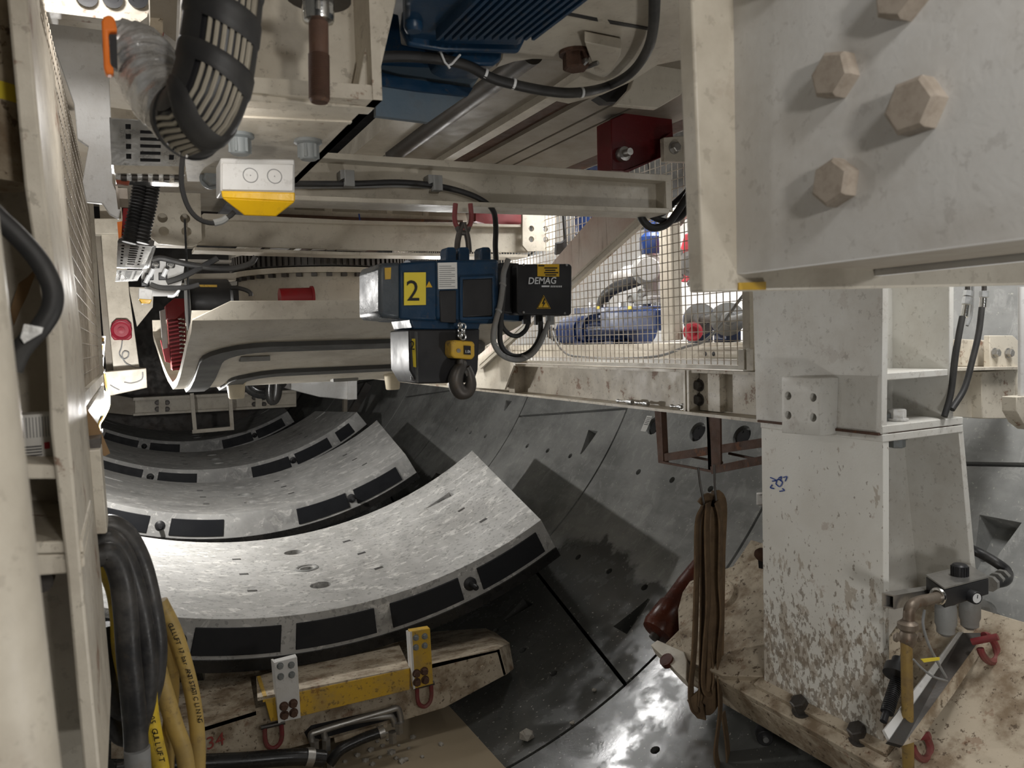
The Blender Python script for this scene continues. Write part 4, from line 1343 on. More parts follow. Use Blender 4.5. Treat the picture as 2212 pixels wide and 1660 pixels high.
ob('ring_body', MB().torus(pX(1497, 717, XP - .16), Vector((-.6, -.8, 0)), .045, .018, n=24), BRED, rr)
ob('ring_plate', MB().lathe(pX(1497, 717, XP - .15), Vector((-.6, -.8, 0)), [(.0, -.006), (.035, -.006), (.035, .0), (.0, .0)], 18), BRED, rr)
rm = thing('red_gearbox', 'red gearbox with grey bolted flange behind the mesh, cut off by the girder', 'gearbox', pX(1490, 610, XP))
ob('gear_case', MB().prism(polX(XP, (1462, 585), (1462, 560), (1478, 505), (1530, 500), (1530, 612), (1470, 610)), XA * .2), BRED, rm, bevel=.01)
ob('flange_ring', MB().lathe(pX(1492, 570, XP - .01), Vector((-.7, -.7, 0)), [(.0, -.02), (.085, -.02), (.085, .02), (.05, .03), (.05, .06), (.0, .06)], 20), GREYP, rm)
for a, b in ((1468, 545), (1470, 598), (1492, 612), (1476, 570)):
    bolt(rm, pX(a, b, XP - .04), Vector((-.7, -.7, 0)), .04, GALV)
gc_ = thing('grey_cable', 'grey cable sagging along the inside of the mesh guard', 'cable', pX(1420, 775, XBm + .12))
ob('cable', MB().tube([pX(a, b, XBm + .10) for a, b in ((1193, 715), (1200, 735), (1215, 757), (1240, 770), (1330, 775), (1420, 770), (1480, 750), (1520, 738), (1560, 700), (1600, 645), (1640, 600))], .008, 8), GREYH, gc_)
bt = thing('blue_tank', 'bright blue tank seen through the mesh above the rusty stringer', 'tank', pX(1265, 500, 3.3))
ob('tank_body', MB().lathe(pX(1268, 500, 3.3), pX(1275, 440, 3.3) - pX(1268, 500, 3.3), [(.0, -.05), (.08, -.05), (.12, 0), (.12, .5), (.0, .5)], 18), PBLUE, bt)
bt2 = thing('blue_pump_head', 'light blue pump head on top of the grey valve, beside the cream upright', 'pump', pX(1408, 540, XP))
ob('head_body', MB().lathe(pX(1408, 540, XP), ZA, [(.0, -.03), (.07, -.03), (.085, 0), (.085, .09), (.05, .12), (.05, .3), (.0, .3)], 18), PBLUE, bt2)
wt = thing('white_drum', 'white drum behind the mesh left of the rusty stringer', 'drum', pX(1215, 550, 3.35))
ob('drum_body', MB().cyl(pX(1212, 555, 3.35), pX(1218, 440, 3.35), .16, n=22), WHITE, wt, bevel=.01)
cp = thing('cream_pipe_run', 'cream pipe with grey elbow above the red gearbox', 'pipe', pX(1470, 480, XP))
ob('pipe', MB().tube([pX(1450, 520, XP - .1), pX(1455, 480, XP - .1), pX(1470, 460, XP - .1), pX(1530, 440, XP - .1)], .05, 12), CREAM2, cp)
ob('elbow', MB().torus(pX(1462, 468, XP - .1), Vector((-1, -.2, 0)), .05, .022, n=18), GREYP, cp)

# ---------------------------------------------------------------- overhead: end of the big box beam, upper left
YE = 1.62
zu = pY(800, 232, YE).z
YQ = 2.5
ba = thing('overhead_box_beam', 'dirty cream overhead box beam end with a lip and side flange, above the yellow beacon', 'beam', pY(660, 232, YE))
ob('end_plate', MB().prism(polY(YE + .06, (395, -60), (850, -60), (800, 205), (790, 214), (380, 205)), YA * .03), CREAM, ba)
ob('side_flange', MB().prism(polY(YE - .02, (822, -60), (870, -60), (812, 196), (790, 196), (780, 212), (768, 214)), YA * .06), CREAM, ba, bevel=.003)
lip = polY(YE, (380, 185), (660, 205), (768, 213), (800, 218), (811, 232), (660, 217), (380, 196))
ob('bottom_lip', MB().prism(polY(YE, (380, 192), (520, 196), (662, 211), (765, 219), (790, 214), (811, 220), (810, 234), (660, 226), (380, 208)), YA * .05), CREAM, ba, bevel=.003)
u0, u1, u2, u3 = pZ(380, 190, zu), pZ(826, 217, zu), pZ(640, 396, zu), pZ(405, 392, zu)
ob('underside_plate', MB().prism([u0, u1, u2, u3], ZA * .03), CREAM, ba)
ob('side_web', MB().prism([u1, u2, u2 + ZA * .5, u1 + ZA * .5], XA * -.02), CREAM, ba)
ob('stiffening_rib', MB().prism([pZ(520, 250, zu), pZ(760, 261, zu), pZ(756, 265, zu), pZ(520, 255, zu)], ZA * -.004), CREAM, ba)
for a, b in ((517, 290), (665, 303)):
    q = pZ(a, b, zu)
    c = ob('domed_bolt', MB().lathe(q, -ZA, [(.0, 0), (.033, 0), (.034, .008), (.024, .012), (.022, .045), (.019, .048), (.0, .048)], 12), GREYB, ba, label='grey flanged bolt')
    mm = MB()
    for k in range(6):
        g = 2 * PI * k / 6
        mm.box(q - ZA * .028 + Vector((math.cos(g), math.sin(g), 0)) * .023, (.006, .006, .032))
    ob('bolt_splines', mm, GREYB, c, kind='stuff')
bolt(ba, pZ(455, 387, zu - .01), Vector((0, -1, 0)), .05, GREYB)
# threaded tie rod hanging in front of it
yr = 1.42
tr = thing('tie_rod', 'rust brown threaded rod hanging from a bright nut at the top of the picture', 'rod', pY(690, 222, yr))
ra_, rb_ = pY(688, 45, yr), pY(690, 222, yr)
ob('rod_shank', MB().lathe(ra_, rb_ - ra_, [(.0175, 0), (.0175, (rb_ - ra_).length - .004), (.015, (rb_ - ra_).length), (.0, (rb_ - ra_).length)], 20), RUST, tr)
tm = MB()
for k in range(26):
    f = .42 + .55 * k / 26
    a = ra_.lerp(rb_, f)
    tm.lathe(a, rb_ - ra_, [(.0172, -.0016), (.0193, 0), (.0172, .0016)], 20)
ob('thread', tm, RUST, tr, kind='stuff')
ob('hex_nut', MB().lathe(pY(688, 50, yr), ZA, [(.02, 0), (.0275, .003), (.0285, .012), (.0285, .04), (.02, .045)], 12), CHROME, tr, label='bright zinc nut')
ob('nut_hexagon', MB().cyl(pY(688, 34, yr), pY(688, -10, yr), .030, n=6), CHROME, tr)
ob('washer', MB().cyl(pY(688, -2, yr), pY(688, -22, yr), .058, n=24), DARKM, tr, label='rusty round washer')
ob('rod_head', MB().cyl(pY(688, -22, yr), pY(688, -22, yr) + ZA * .25, .02, n=10), RUST, tr)

# warning beacon on its box
yb = 1.98
jb = thing('warning_beacon', 'pale junction box with yellow beacon lens under the overhead box beam', 'beacon', pY(557, 465, yb))
ob('box_housing', MB().prism(polY(yb, (476, 341), (637, 344), (637, 417), (476, 413)), YA * .10), WHITE, jb, bevel=.004)
ob('box_cover', MB().prism(polY(yb - .006, (480, 352), (634, 355), (633, 413), (480, 410)), YA * .008), WHITE, jb, bevel=.002)
for a in (541, 593):
    q = pY(a, 379 + (a - 541) * .04, yb - .006)
    rg = MB().torus(q, YA, .017, .0012, n=28, m=6)
    ob('knockout_ring', rg, GINK, jb)
    ob('knockout_dot', MB().cyl(q - YA * .001, q, .0015, n=8), GINK, jb)
top = polY(yb, (476, 411), (637, 416), (637, 430), (478, 424)) 
def frus(y0, pts):
    return polY(y0, *pts)
L1 = [pY(478, 412, yb), pY(637, 416, yb), pY(637, 416, yb + .10), pY(478, 412, yb + .10)]
L2 = [pY(480, 428, yb), pY(637, 436, yb), pY(637, 434, yb + .10), pY(480, 426, yb + .10)]
L3 = [pY(528, 466, yb + .025), pY(596, 468, yb + .025), pY(596, 465, yb + .075), pY(528, 463, yb + .075)]
lens = MB().loft(L1, L2)
lens.loft(L2, L3)
ob('beacon_lens', lens, AMBER, jb, bevel=.003, label='yellow faceted lens')
cb_ = thing('beacon_cable', 'thin black cable with a pale sleeve looping down to the yellow beacon', 'cable', pY(460, 480, yb))
ob('cable', MB().tube(polY(yb + .06, (396, 330), (392, 370), (394, 410), (408, 450), (432, 475), (465, 482), (495, 468), (506, 458)), .006, 8), RUBBER, cb_)
ob('cable_sleeve', MB().tube(polY(yb + .06, (462, 482), (478, 478), (490, 470)), .0085, 8), GREYP, cb_)

# ---------------------------------------------------------------- big flexible hose and foil sleeve
yh = 1.25
fh = thing('spiral_hose', 'thick black spiral hose with a clear cable window, hanging at the upper left', 'hose', pY(440, 300, yh))
hp_ = [pY(490, -90, yh), pY(484, 0, yh), pY(474, 90, yh), pY(463, 160, yh), pY(446, 215, yh), pY(425, 250, yh + .02), pY(402, 268, yh + .05)]
ob('hose_tube', MB().tube(hp_, .0505, 22, 8), BLACK, fh)
cl = catmull(hp_, 16)
alen = [0]
for a, b in zip(cl, cl[1:]):
    alen.append(alen[-1] + (b - a).length)


def along(s_):
    """Point and frame on the hose at arc length s_; u faces the camera's right, v the camera."""
    s_ = max(0, min(s_, alen[-1] - 1e-4))
    i = max(k for k in range(len(alen) - 1) if alen[k] <= s_)
    f = (s_ - alen[i]) / (alen[i + 1] - alen[i])
    p, t = cl[i].lerp(cl[i + 1], f), (cl[min(i + 2, len(cl) - 1)] - cl[max(0, i - 1)]).normalized()
    v_ = -(FW - t * FW.dot(t)).normalized()
    return p, t.cross(v_) * (1 if t.cross(v_).dot(RT) > 0 else -1), v_


def rib(s0, s1, slant, rad, n_=30):
    """A band round the hose whose edges run aslant, as a wound spiral does."""
    vs, fs = [], []
    K = 7
    for k in range(K):
        for j in range(n_):
            g = 2 * PI * j / n_
            cs = math.cos(g)
            p, u, v_ = along(s0 + (s1 - s0) * k / (K - 1) + slant * cs)
            rr = rad * (.955 if k in (0, K - 1) else 1)
            vs.append(p + u * (cs * rr) + v_ * (math.sin(g) * rr))
    for k in range(K - 1):
        for j in range(n_):
            fs.append((k * n_ + j, k * n_ + (j + 1) % n_, (k + 1) * n_ + (j + 1) % n_, (k + 1) * n_ + j))
    return MB().add(vs, fs)


for a in range(8):
    g = R(4 + a * 11.5)
    pts = []
    for k in range(26):
        p, u, v_ = along(alen[-1] * k / 25)
        pts.append(p + u * math.cos(g) * .0515 + v_ * math.sin(g) * .0515)
    ob('white_wire', MB().tube(pts, .0034, 6, 0), WIREM, fh)
sc0 = alen[max(k for k in range(len(cl)) if cl[k].z > pY(484, 0, yh).z)]
mm_ = .001 * 1.25 / 1.66
for s0, s1 in ((-90, -18), (16, 72), (120, 168), (212, 238), (276, 300)):
    ob('spiral_band', rib(sc0 + s0 * mm_, sc0 + s1 * mm_, .016, .0575), RUBBER, fh)
bl = []
for k in range(22):
    g = R(96 + k * 13)
    bl.append(g)
vs, fs = [], []
M_ = 40
for k in range(M_):
    for q, g in enumerate(bl):
        p, u, v_ = along(alen[-1] * k / (M_ - 1))
        vs.append(p + u * math.cos(g) * .0555 + v_ * math.sin(g) * .0555)
n_ = len(bl)
for k in range(M_ - 1):
    for q in range(n_ - 1):
        fs.append((k * n_ + q, k * n_ + q + 1, (k + 1) * n_ + q + 1, (k + 1) * n_ + q))
ob('hose_jacket', MB().add(vs, fs), RUBBER, fh, label='black jacket side')
fs_ = thing('foil_sleeve', 'dusty silver foil sleeve bending up from the black spiral hose to the orange handle', 'sleeve', pY(330, 250, yh + .1))
fp = [pY(425, 262, yh + .05), pY(385, 240, yh + .08), pY(345, 200, yh + .12), pY(325, 160, yh + .15), pY(310, 130, yh + .17), pY(285, 118, yh + .19), pY(262, 120, yh + .2)]
fm_ = MB().tube(fp, .050, 26, 16)
cf = catmull(fp, 16)
for i, p in enumerate(fm_.v):
    k, j = divmod(i, 26)
    c = cf[min(k, len(cf) - 1)]
    ph = k * .55 + 1.9 * math.sin(2 * PI * j / 26 + .6)
    fm_.v[i] = c + (p - c) * (1 + .055 * math.sin(ph) + .03 * math.sin(k * 1.9 + j * .9) + .02 * math.sin(k * .7 - j * 1.7))
ob('sleeve_tube', fm_, FOIL, fs_, smooth=75)
oh = thing('orange_handle', 'bright orange plastic handle at the top of the silver foil sleeve', 'handle', pY(236, 160, yh + .1))
oy = yh + .10
ob('handle_grip', MB().prism(polY(oy, (219, 45), (224, 35), (235, 31), (246, 36), (250, 48), (254, 68), (234, 68), (238, 138), (246, 146), (245, 160), (229, 160), (224, 145)), YA * .02), ORANGE, oh, bevel=.003)
ob('handle_core', MB().prism(polY(oy + .012, (236, 68), (252, 68), (254, 150), (240, 142)), YA * .015), BLACK, oh)

# ---------------------------------------------------------------- motor and cables overhead
zm = .74
mt = thing('overhead_motor', 'dark blue finned electric motor overhead at the top of the picture', 'motor', pZ(1000, 60, zm))
c_ = [pZ(872, 70, zm), pZ(884, 96, zm), pZ(1125, 101, zm), pZ(1138, 74, zm), pZ(1260, -60, zm), pZ(880, -60, zm)]
cc = [p + ZA * .22 for p in c_]
ob('motor_body', MB().loft(c_, cc), BLUE, mt, bevel=.012)
for k in range(13):
    a = 938 + k * 17
    p0 = pZ(a, 70, zm)
    ob('cooling_fin', MB().box((p0.x, p0.y - .22, zm - .012), (.008, .40, .028)), BLUE, mt)
ob('end_shield', MB().prism(polY(pZ(1000, 97, zm).y + .002, (868, 62), (884, 96), (960, 108), (1122, 112), (1136, 84), (1130, 30), (872, 20)), YA * .02), BLUE, mt, bevel=.006)
ob('shield_lug', MB().lathe(pZ(893, 40, zm + .01), -ZA, [(.0, 0), (.02, 0), (.022, .02), (.016, .03), (.0, .03)], 14), BLUE, mt)
ob('terminal_box', MB().prism(polY(pZ(1000, 97, zm).y + .05, (955, 100), (1087, 104), (1084, 130), (1066, 141), (990, 140), (966, 128)), YA * .12), BLUE, mt, bevel=.008)
tb_ = thing('drive_cover', 'slate blue sheet cover and dark blue edge below the overhead motor', 'cover', pY(920, 262, 2.1))
yc = 2.05
ob('cover_sheet', MB().prism(polY(yc, (800, 120), (958, 131), (1046, 150), (1010, 205), (925, 264), (812, 250), (812, 232)), YA * .02), SLATE, tb_)
ob('cover_edge', MB().prism(polY(yc - .012, (800, 150), (870, 168), (1022, 190), (1010, 208), (900, 196), (800, 180)), YA * .012), BLUE, tb_)
ob('gear_flange', MB().prism(polY(yc - .1, (795, 20), (862, 30), (868, 95), (960, 112), (958, 128), (800, 118)), YA * .08), BLUE, tb_, bevel=.006)
oc = thing('overhead_cable', 'black cable with cable ties sweeping under the overhead motor and up to the right', 'cable', pY(1240, 195, 1.9))
ypath = 1.86
pp = [(800, 125), (870, 122), (950, 128), (1010, 142), (1060, 168), (1120, 185), (1190, 198), (1250, 200), (1310, 187), (1360, 160), (1395, 115), (1411, 60), (1413, -60)]
ob('cable', MB().tube(polY(ypath, *pp[:8]) + [pZ(1310, 187, .77), pZ(1360, 160, .765), pZ(1395, 115, .76), pZ(1411, 60, .755), pZ(1415, -60, .75)], .0135, 12), RUBBER, oc)
for a, b, dx, dy in ((1047, 160, 12, 6), (1108, 181, 12, 4), (1255, 200, 12, 0)):
    p, q = pY(a - dx / 6, b - dy / 6, ypath), pY(a + dx / 4, b + dy / 4, ypath)
    ob('cable_tie', MB().cyl(p, q, .0150, n=12), WINK, oc)
tmm = MB()
for pts in ([(950, 108), (968, 142), (994, 118)], [(968, 142), (972, 148)]):
    tmm.tube(polY(ypath - .02, *pts), .003, 6, 3)
ob('loose_tie', tmm, WINK, oc, label='pale cable tie knotted in a vee')

# cream plates overhead, right of the motor
zp_ = .80
pl = thing('overhead_plate', 'cream overhead bearing plate with a curved cut-out and dark slit', 'plate', pZ(1300, 120, zp_))
ob('plate_sheet', MB().prism([pZ(a, b, zp_) for a, b in ((1175, -60), (1520, -60), (1520, 120), (1420, 140), (1360, 178), (1300, 205), (1228, 224), (1180, 214), (1215, 190), (1252, 166), (1253, 150), (1225, 136), (1190, 128), (1150, 127), (1110, 133), (1072, 146), (1085, 128), (1090, 104), (1133, 85), (1150, 45))], ZA * .025), CREAM2, pl)
ob('plate_slit', MB().prism([pZ(a, b, zp_ - .002) for a, b in ((1198, 22), (1290, 40), (1292, 47), (1196, 28))], ZA * .004), BLACK, pl)
ob('plate_slit', MB().prism([pZ(a, b, zp_ - .002) for a, b in ((1313, 44), (1402, 60), (1402, 66), (1318, 52))], ZA * .004), BLACK, pl)
ob('lug_bracket', MB().prism([pZ(a, b, zp_ - .004) for a, b in ((1262, 66), (1342, 82), (1340, 96), (1318, 134), (1302, 138), (1285, 134))], ZA * -.03), CREAM2, pl, bevel=.003)
bolt(pl, pZ(1243, 112, zp_), -ZA, .075, RUST, label='rusty hexagon nut')
ob('locking_clip', MB().tube([pZ(1250, 135, zp_ - .03), pZ(1268, 130, zp_ - .04), pZ(1255, 148, zp_ - .04), pZ(1292, 136, zp_ - .04)], .006, 6), GALV, pl)
cv = thing('curved_deflector', 'cream curved deflector plate hanging beside the girder, above the red block', 'plate', pY(1400, 235, 2.35))
ob('deflector_sheet', MB().prism(polY(2.35, (1440, 118), (1520, 128), (1498, 165), (1470, 205), (1421, 234), (1331, 226), (1362, 192), (1372, 160)), YA * .03), CREAM2, cv, bevel=.003)
ob('black_mount', MB().prism(polY(2.42, (1292, 208), (1370, 165), (1362, 195), (1335, 220), (1310, 220)), YA * .05), BLACK, cv)

# long members running along the tunnel overhead
zo = 1.0
def longb(name, lab, cat, x0, x1, mat, h=.06, y0=1.5, y1=9.5, z=zo, ref=335):
    a, b = pZ(x0, ref, z).x, pZ(x1, ref, z).x
    return tag(ob(name, MB().box(((a + b) / 2, (y0 + y1) / 2, z + h / 2), (b - a, y1 - y0, h)), mat), lab, cat)
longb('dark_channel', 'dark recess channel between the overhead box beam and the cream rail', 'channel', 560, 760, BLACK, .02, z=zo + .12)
longb('cream_rail', 'narrow cream rail running along overhead left of the round bar', 'rail', 762, 830, CREAM2, .08, 2.2)
longb('wide_grey_panel', 'wide taupe overhead panel right of the round bar', 'panel', 868, 975, TAUPE, .04, 1.9)
longb('bright_edge_rail', 'light cream edge rail between two taupe overhead panels', 'rail', 976, 1002, CREAM2, .06, 1.9, z=zo - .03)
longb('brown_beam', 'brown rusty-edged overhead beam next to the light edge rail', 'beam', 1003, 1048, RUST, .05, 1.9, z=zo + .02)
longb('ceiling_panel', 'grey-brown overhead sheet panel left of two black seams', 'panel', 1049, 1105, TAUPE, .03, 1.9)
longb('ceiling_panel', 'grey-brown overhead sheet panel between two black seams', 'panel', 1112, 1150, TAUPE, .03, 1.9)
longb('ceiling_panel', 'grey-brown overhead sheet panel right of two black seams, behind the red block', 'panel', 1157, 1290, TAUPE, .03, 1.9)
longb('rusted_beam', 'rust-brown overhead beam just left of the red block', 'beam', 1291, 1340, RUST, .05, 1.9)
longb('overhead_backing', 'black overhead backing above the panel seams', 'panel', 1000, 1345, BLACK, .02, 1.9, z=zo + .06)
a, b = pZ(850, 332, zo - .0), None
tag(ob('round_bar', MB().cyl(a, Vector((a.x, a.y - 1.55, a.z)), .045, n=20), DARKM), 'grey steel round bar end overhead behind the cream hoist rail', 'bar')
tag(ob('upper_floor', MB().box((1.1, 5.0, 1.75), (4.6, 11, .03)), TAUPE), 'dark underside of the upper deck far above the hoist rail', 'deck')

# red block and its bracket
rdb = thing('red_block', 'dark red steel block with a pinned bolt beside the girder', 'block', pY(1400, 368, 2.9))
ob('block_plate', MB().prism(polY(2.9, (1320, 258), (1375, 233), (1425, 230), (1450, 222), (1455, 300), (1432, 330), (1430, 340), (1360, 370), (1322, 368)), YA * .12), DKRED, rdb, bevel=.004)
ob('block_rib', MB().prism(polY(2.86, (1432, 300), (1450, 285), (1450, 330), (1360, 371), (1358, 366), (1430, 338)), YA * .04), DKRED, rdb)
q = pY(1342, 335, 2.9)
ob('pin', MB().lathe(q, -YA, [(.0, 0), (.032, 0), (.032, .03), (.016, .032), (.016, .07), (.0, .07)], 14), STEEL, rdb)
ob('bracket_plate', MB().prism(polY(2.8, (1434, 297), (1520, 290), (1520, 352), (1436, 348)), YA * .03), CREAM2, rdb, bevel=.003)
for a in (1455, 1488):
    bolt(rdb, pY(a, 320, 2.8), -YA, .045, STEEL)
lo = thing('cable_loops', 'bunch of black cables looping below the right end of the hoist rail', 'cable', pY(1430, 495, 2.75))
for k, (pp, r_) in enumerate((([(1510, 385), (1490, 415), (1465, 455), (1440, 485), (1408, 492), (1388, 475), (1382, 455)], .017),
                              ([(1515, 395), (1495, 430), (1472, 468), (1440, 478), (1412, 470), (1395, 455)], .014),
                              ([(1510, 370), (1485, 410), (1455, 440), (1430, 462), (1400, 466), (1385, 452)], .013))):
    ob('cable', MB().tube(polY(2.78 + .03 * k, *pp), r_, 10), RUBBER, lo)

# ---------------------------------------------------------------- hoist rail (transverse channel)
yr0 = 2.66
hr_ = thing('hoist_rail', 'cream steel channel hoist rail running across the picture above the hoist', 'rail', pY(1040, 440, yr0))
ob('rail_web', MB().prism(polY(yr0 + .07, (625, 325), (1060, 356), (1450, 383), (1452, 458), (1080, 446), (625, 425)), YA * .012), CREAM2, hr_)
ob('top_flange', MB().prism([pY(600, 322, yr0), pY(715, 330, yr0), pY(1060, 353, yr0), pY(1446, 378, yr0), pY(1446, 392, yr0), pY(1060, 367, yr0), pY(715, 343, yr0), pY(600, 336, yr0)], YA * .15), CREAM2, hr_, bevel=.002)
ob('bottom_flange', MB().prism([pY(600, 421, yr0), pY(1050, 437, yr0), pY(1446, 450, yr0), pY(1446, 461, yr0), pY(1050, 447, yr0), pY(600, 431, yr0)], YA * .15), CREAM2, hr_, bevel=.002)
ob('end_plate', MB().prism(polY(yr0 + .004, (1437, 377), (1450, 378), (1451, 456), (1440, 452)), YA * .14), CREAM2, hr_)
rc = thing('rail_cable', 'pair of black and grey cables clipped along the hoist rail down to the hoist', 'cable', pY(1070, 560, yr0))
ob('cable', MB().tube(polY(yr0 + .02, (625, 397), (760, 397), (860, 394), (940, 401), (1000, 415), (1040, 432), (1065, 455), (1071, 490), (1070, 530), (1072, 570)), .0105, 10), RUBBER, rc)
ob('cable', MB().tube(polY(yr0 + .04, (625, 404), (760, 403), (860, 401), (940, 405), (985, 413)), .0075, 10), GREYH, rc)
for a, b in ((752, 385), (942, 395)):
    q = pY(a, b, yr0 + .015)
    ob('cable_clip', MB().box(q + Vector((.0, -.006, -.004)), (.034, .036, .055)), GREYP, rc, bevel=.002, label='grey cable clip')
    ob('cable_clip', MB().prism(polY(yr0 + .0, (a - 16, b - 18), (a + 10, b - 16), (a + 8, b - 6), (a - 14, b + 2)), YA * .05), GREYP, rc)

# ---------------------------------------------------------------- chain hoist
yo = 2.36
ho = thing('chain_hoist', 'dark blue electric chain hoist number 2 with black control box, hanging from the rail', 'hoist', pY(1000, 850, yo))
ob('motor_cap', MB().prism(polY(yo + .01, (819, 575), (826, 568), (868, 566), (868, 690), (828, 687), (819, 680)), YA * .24), CLEAR, ho, bevel=.012, label='smoky grey end cap')
ob('cap_label', MB().prism(polY(yo + .005, (831, 579), (845, 578), (844, 603), (832, 604)), YA * .004), YEL, ho)
ob('motor_housing', MB().prism(polY(yo, (864, 568), (945, 562), (948, 688), (940, 694), (864, 690)), YA * .26), BLUE, ho, bevel=.008)
ob('gear_housing', MB().prism(polY(yo - .01, (943, 562), (1078, 560), (1080, 688), (1068, 700), (990, 697), (943, 690)), YA * .28), BLUE, ho, bevel=.010)
ob('motor_bulge', MB().cyl(pY(880, 630, yo + .13), pY(940, 630, yo + .13), .105, n=24), BLUE, ho)
ob('dark_cover', MB().prism(polY(yo - .016, (998, 602), (1066, 599), (1066, 684), (998, 688)), YA * .012), BLACK, ho, bevel=.006, label='black recessed cover')
fr = polY(yo - .022, (994, 598), (1070, 595), (1072, 690), (994, 692))
ob('cover_rim', MB().holed(fr, [polY(yo - .022, (1000, 604), (1064, 601), (1065, 684), (1000, 686))], YA * .012), BLUE, ho, bevel=.002)
ob('slot_cover', MB().prism(polY(yo - .016, (950, 628), (986, 627), (986, 698), (952, 696)), YA * .01), BLACK, ho, bevel=.003)
ob('neck', MB().prism(polY(yo + .02, (884, 688), (1040, 692), (1034, 716), (892, 712)), YA * .2), BLUE, ho, bevel=.006)
for a, w_ in ((975, 22), (1003, 24), (1050, 22)):
    ob('suspension_lug', MB().prism(polY(yo + .06, (a - w_ / 2, 566), (a - w_ / 2, 540), (a - w_ / 2 + 4, 534), (a + w_ / 2 - 4, 534), (a + w_ / 2, 540), (a + w_ / 2, 566)), YA * .06), BLUE, ho, bevel=.004)
ob('chain_box', MB().prism(polY(yo + .01, (883, 712), (1037, 711), (1033, 800), (1024, 827), (902, 830), (885, 800)), YA * .20), BLACK, ho, bevel=.006, label='black chain box')
ob('chain_box_strip', MB().prism([pY(881, 716, yo + .03), pY(902, 716, yo - .0), pY(904, 828, yo - .0), pY(889, 822, yo + .03)], YA * .01), GREYD, ho, bevel=.002, label='worn grey corner strip')
ob('chain_box_label', MB().prism([pY(885, 732, yo + .018), pY(897, 732, yo - .004), pY(899, 794, yo - .004), pY(889, 792, yo + .018)], YA * .003), LYEL, ho)
text(ho, 'printed_digit', '2', pY(886.5, 756, yo + .002), pY(898, 756, yo - .008) - pY(886, 756, yo + .015), ZA, .042, INK)
lab2 = ob('number_label', MB().prism(polY(yo - .0075, (873, 589), (920, 588.5), (920, 659), (873, 660)), YA * .004), LYEL, ho, label='yellow label reading 2')
text(ho, 'number', '2', pY(877.5, 650, yo - .008), XA, ZA, .094, INK)
ob('warning_sign', MB().prism(polY(yo - .004, (920, 621), (934, 621), (927, 608)), YA * .004), LORA, ho)
ob('rating_plate', MB().prism(polY(yo - .016, (946, 568), (987, 567), (988, 624), (947, 625)), YA * .005), LWHITE, ho, label='white rating plate')
lm = MB()
for k in range(11):
    y_ = 575 + k * 4.4
    lm.prism(polY(yo - .017, (949, y_), (949 + (34 if k % 3 else 26), y_ - .3), (949 + (34 if k % 3 else 26), y_ + 1.0), (949, y_ + 1.3)), YA * .001)
ob('rating_print', lm, GINK, ho)
# control box
kb = ob('control_box', MB().prism(polY(yo - .02, (1117, 575), (1121, 571), (1231, 570), (1236, 575), (1235, 678), (1230, 682), (1122, 680), (1117, 676)), YA * .14), BLACK, ho, bevel=.005, label='black control box')
ob('control_side', MB().prism(polY(yo + .02, (1084, 567), (1122, 569), (1122, 679), (1086, 676)), YA * .12), BLACK, ho, bevel=.004)
ob('box_carrier', MB().prism(polY(yo + .05, (1070, 676), (1130, 680), (1130, 694), (1070, 690)), YA * .08), BLUE, ho)
text(ho, 'maker_lettering', 'DEMAG', pY(1140, 614, yo - .021), XA + ZA * .02, ZA, .0325, WINK, shear=.16, bold=.0004)
sm = MB()
sm.prism(polY(yo - .0215, (1170, 617), (1187, 617), (1187, 620.5), (1170, 620.5)), YA * .001)
for k in range(7):
    a = 1190 + k * 3.6
    sm.prism(polY(yo - .0215, (a, 617.2), (a + 2, 617.2), (a + 1.6, 621), (a - .4, 621)), YA * .001)
ob('lettering_bar', sm, WINK, ho)
ob('orange_sticker', MB().prism(polY(yo - .0215, (1161, 571), (1208, 571), (1208, 598), (1161, 597)), YA * .001), LORA, ho)
lm = MB()
for k, (a, b) in enumerate(((1163, 1176), (1176, 1204), (1178, 1200), (1176, 1206), (1178, 1202))):
    y_ = 573 + k * 5
    lm.prism(polY(yo - .0225, (a, y_), (b, y_), (b, y_ + 2.6), (a, y_ + 2.6)), YA * .001)
ob('sticker_print', lm, INK, ho)
tri = lambda s, y_: polY(y_, (1174.5 - 15 * s, 656 + 11 * s), (1174.5 + 15 * s, 656 + 11 * s), (1174.5, 656 - 18 * s))
ob('shock_sign', MB().prism(tri(1.0, yo - .0212), YA * .001), LORA, ho, label='yellow triangle shock sign')
ob('sign_border', MB().holed(tri(.92, yo - .0220), [tri(.80, yo - .0220)], YA * .0008), INK, ho)
ob('sign_bolt', MB().prism(polY(yo - .0225, (1175.5, 645), (1171, 657), (1174.5, 656), (1172.5, 664), (1179, 653.5), (1175, 654.5), (1178, 645.5)), YA * .001), INK, ho)
for a, b in ((1131, 572), (1224, 573), (1131, 675), (1220, 677)):
    p = pY(a, b, yo - .022)
    ob('cover_screw', MB().cyl(p + YA * .002, p - YA * .002, .004, n=8), GALV, ho)
for a, b in ((1137, 688), (1163, 690), (1188, 690)):
    p = pY(a, b, yo + .03)
    ob('cable_gland', MB().cyl(p + ZA * .015, p - ZA * .02, .016, n=8), BLACK if a < 1180 else GREYP, ho)
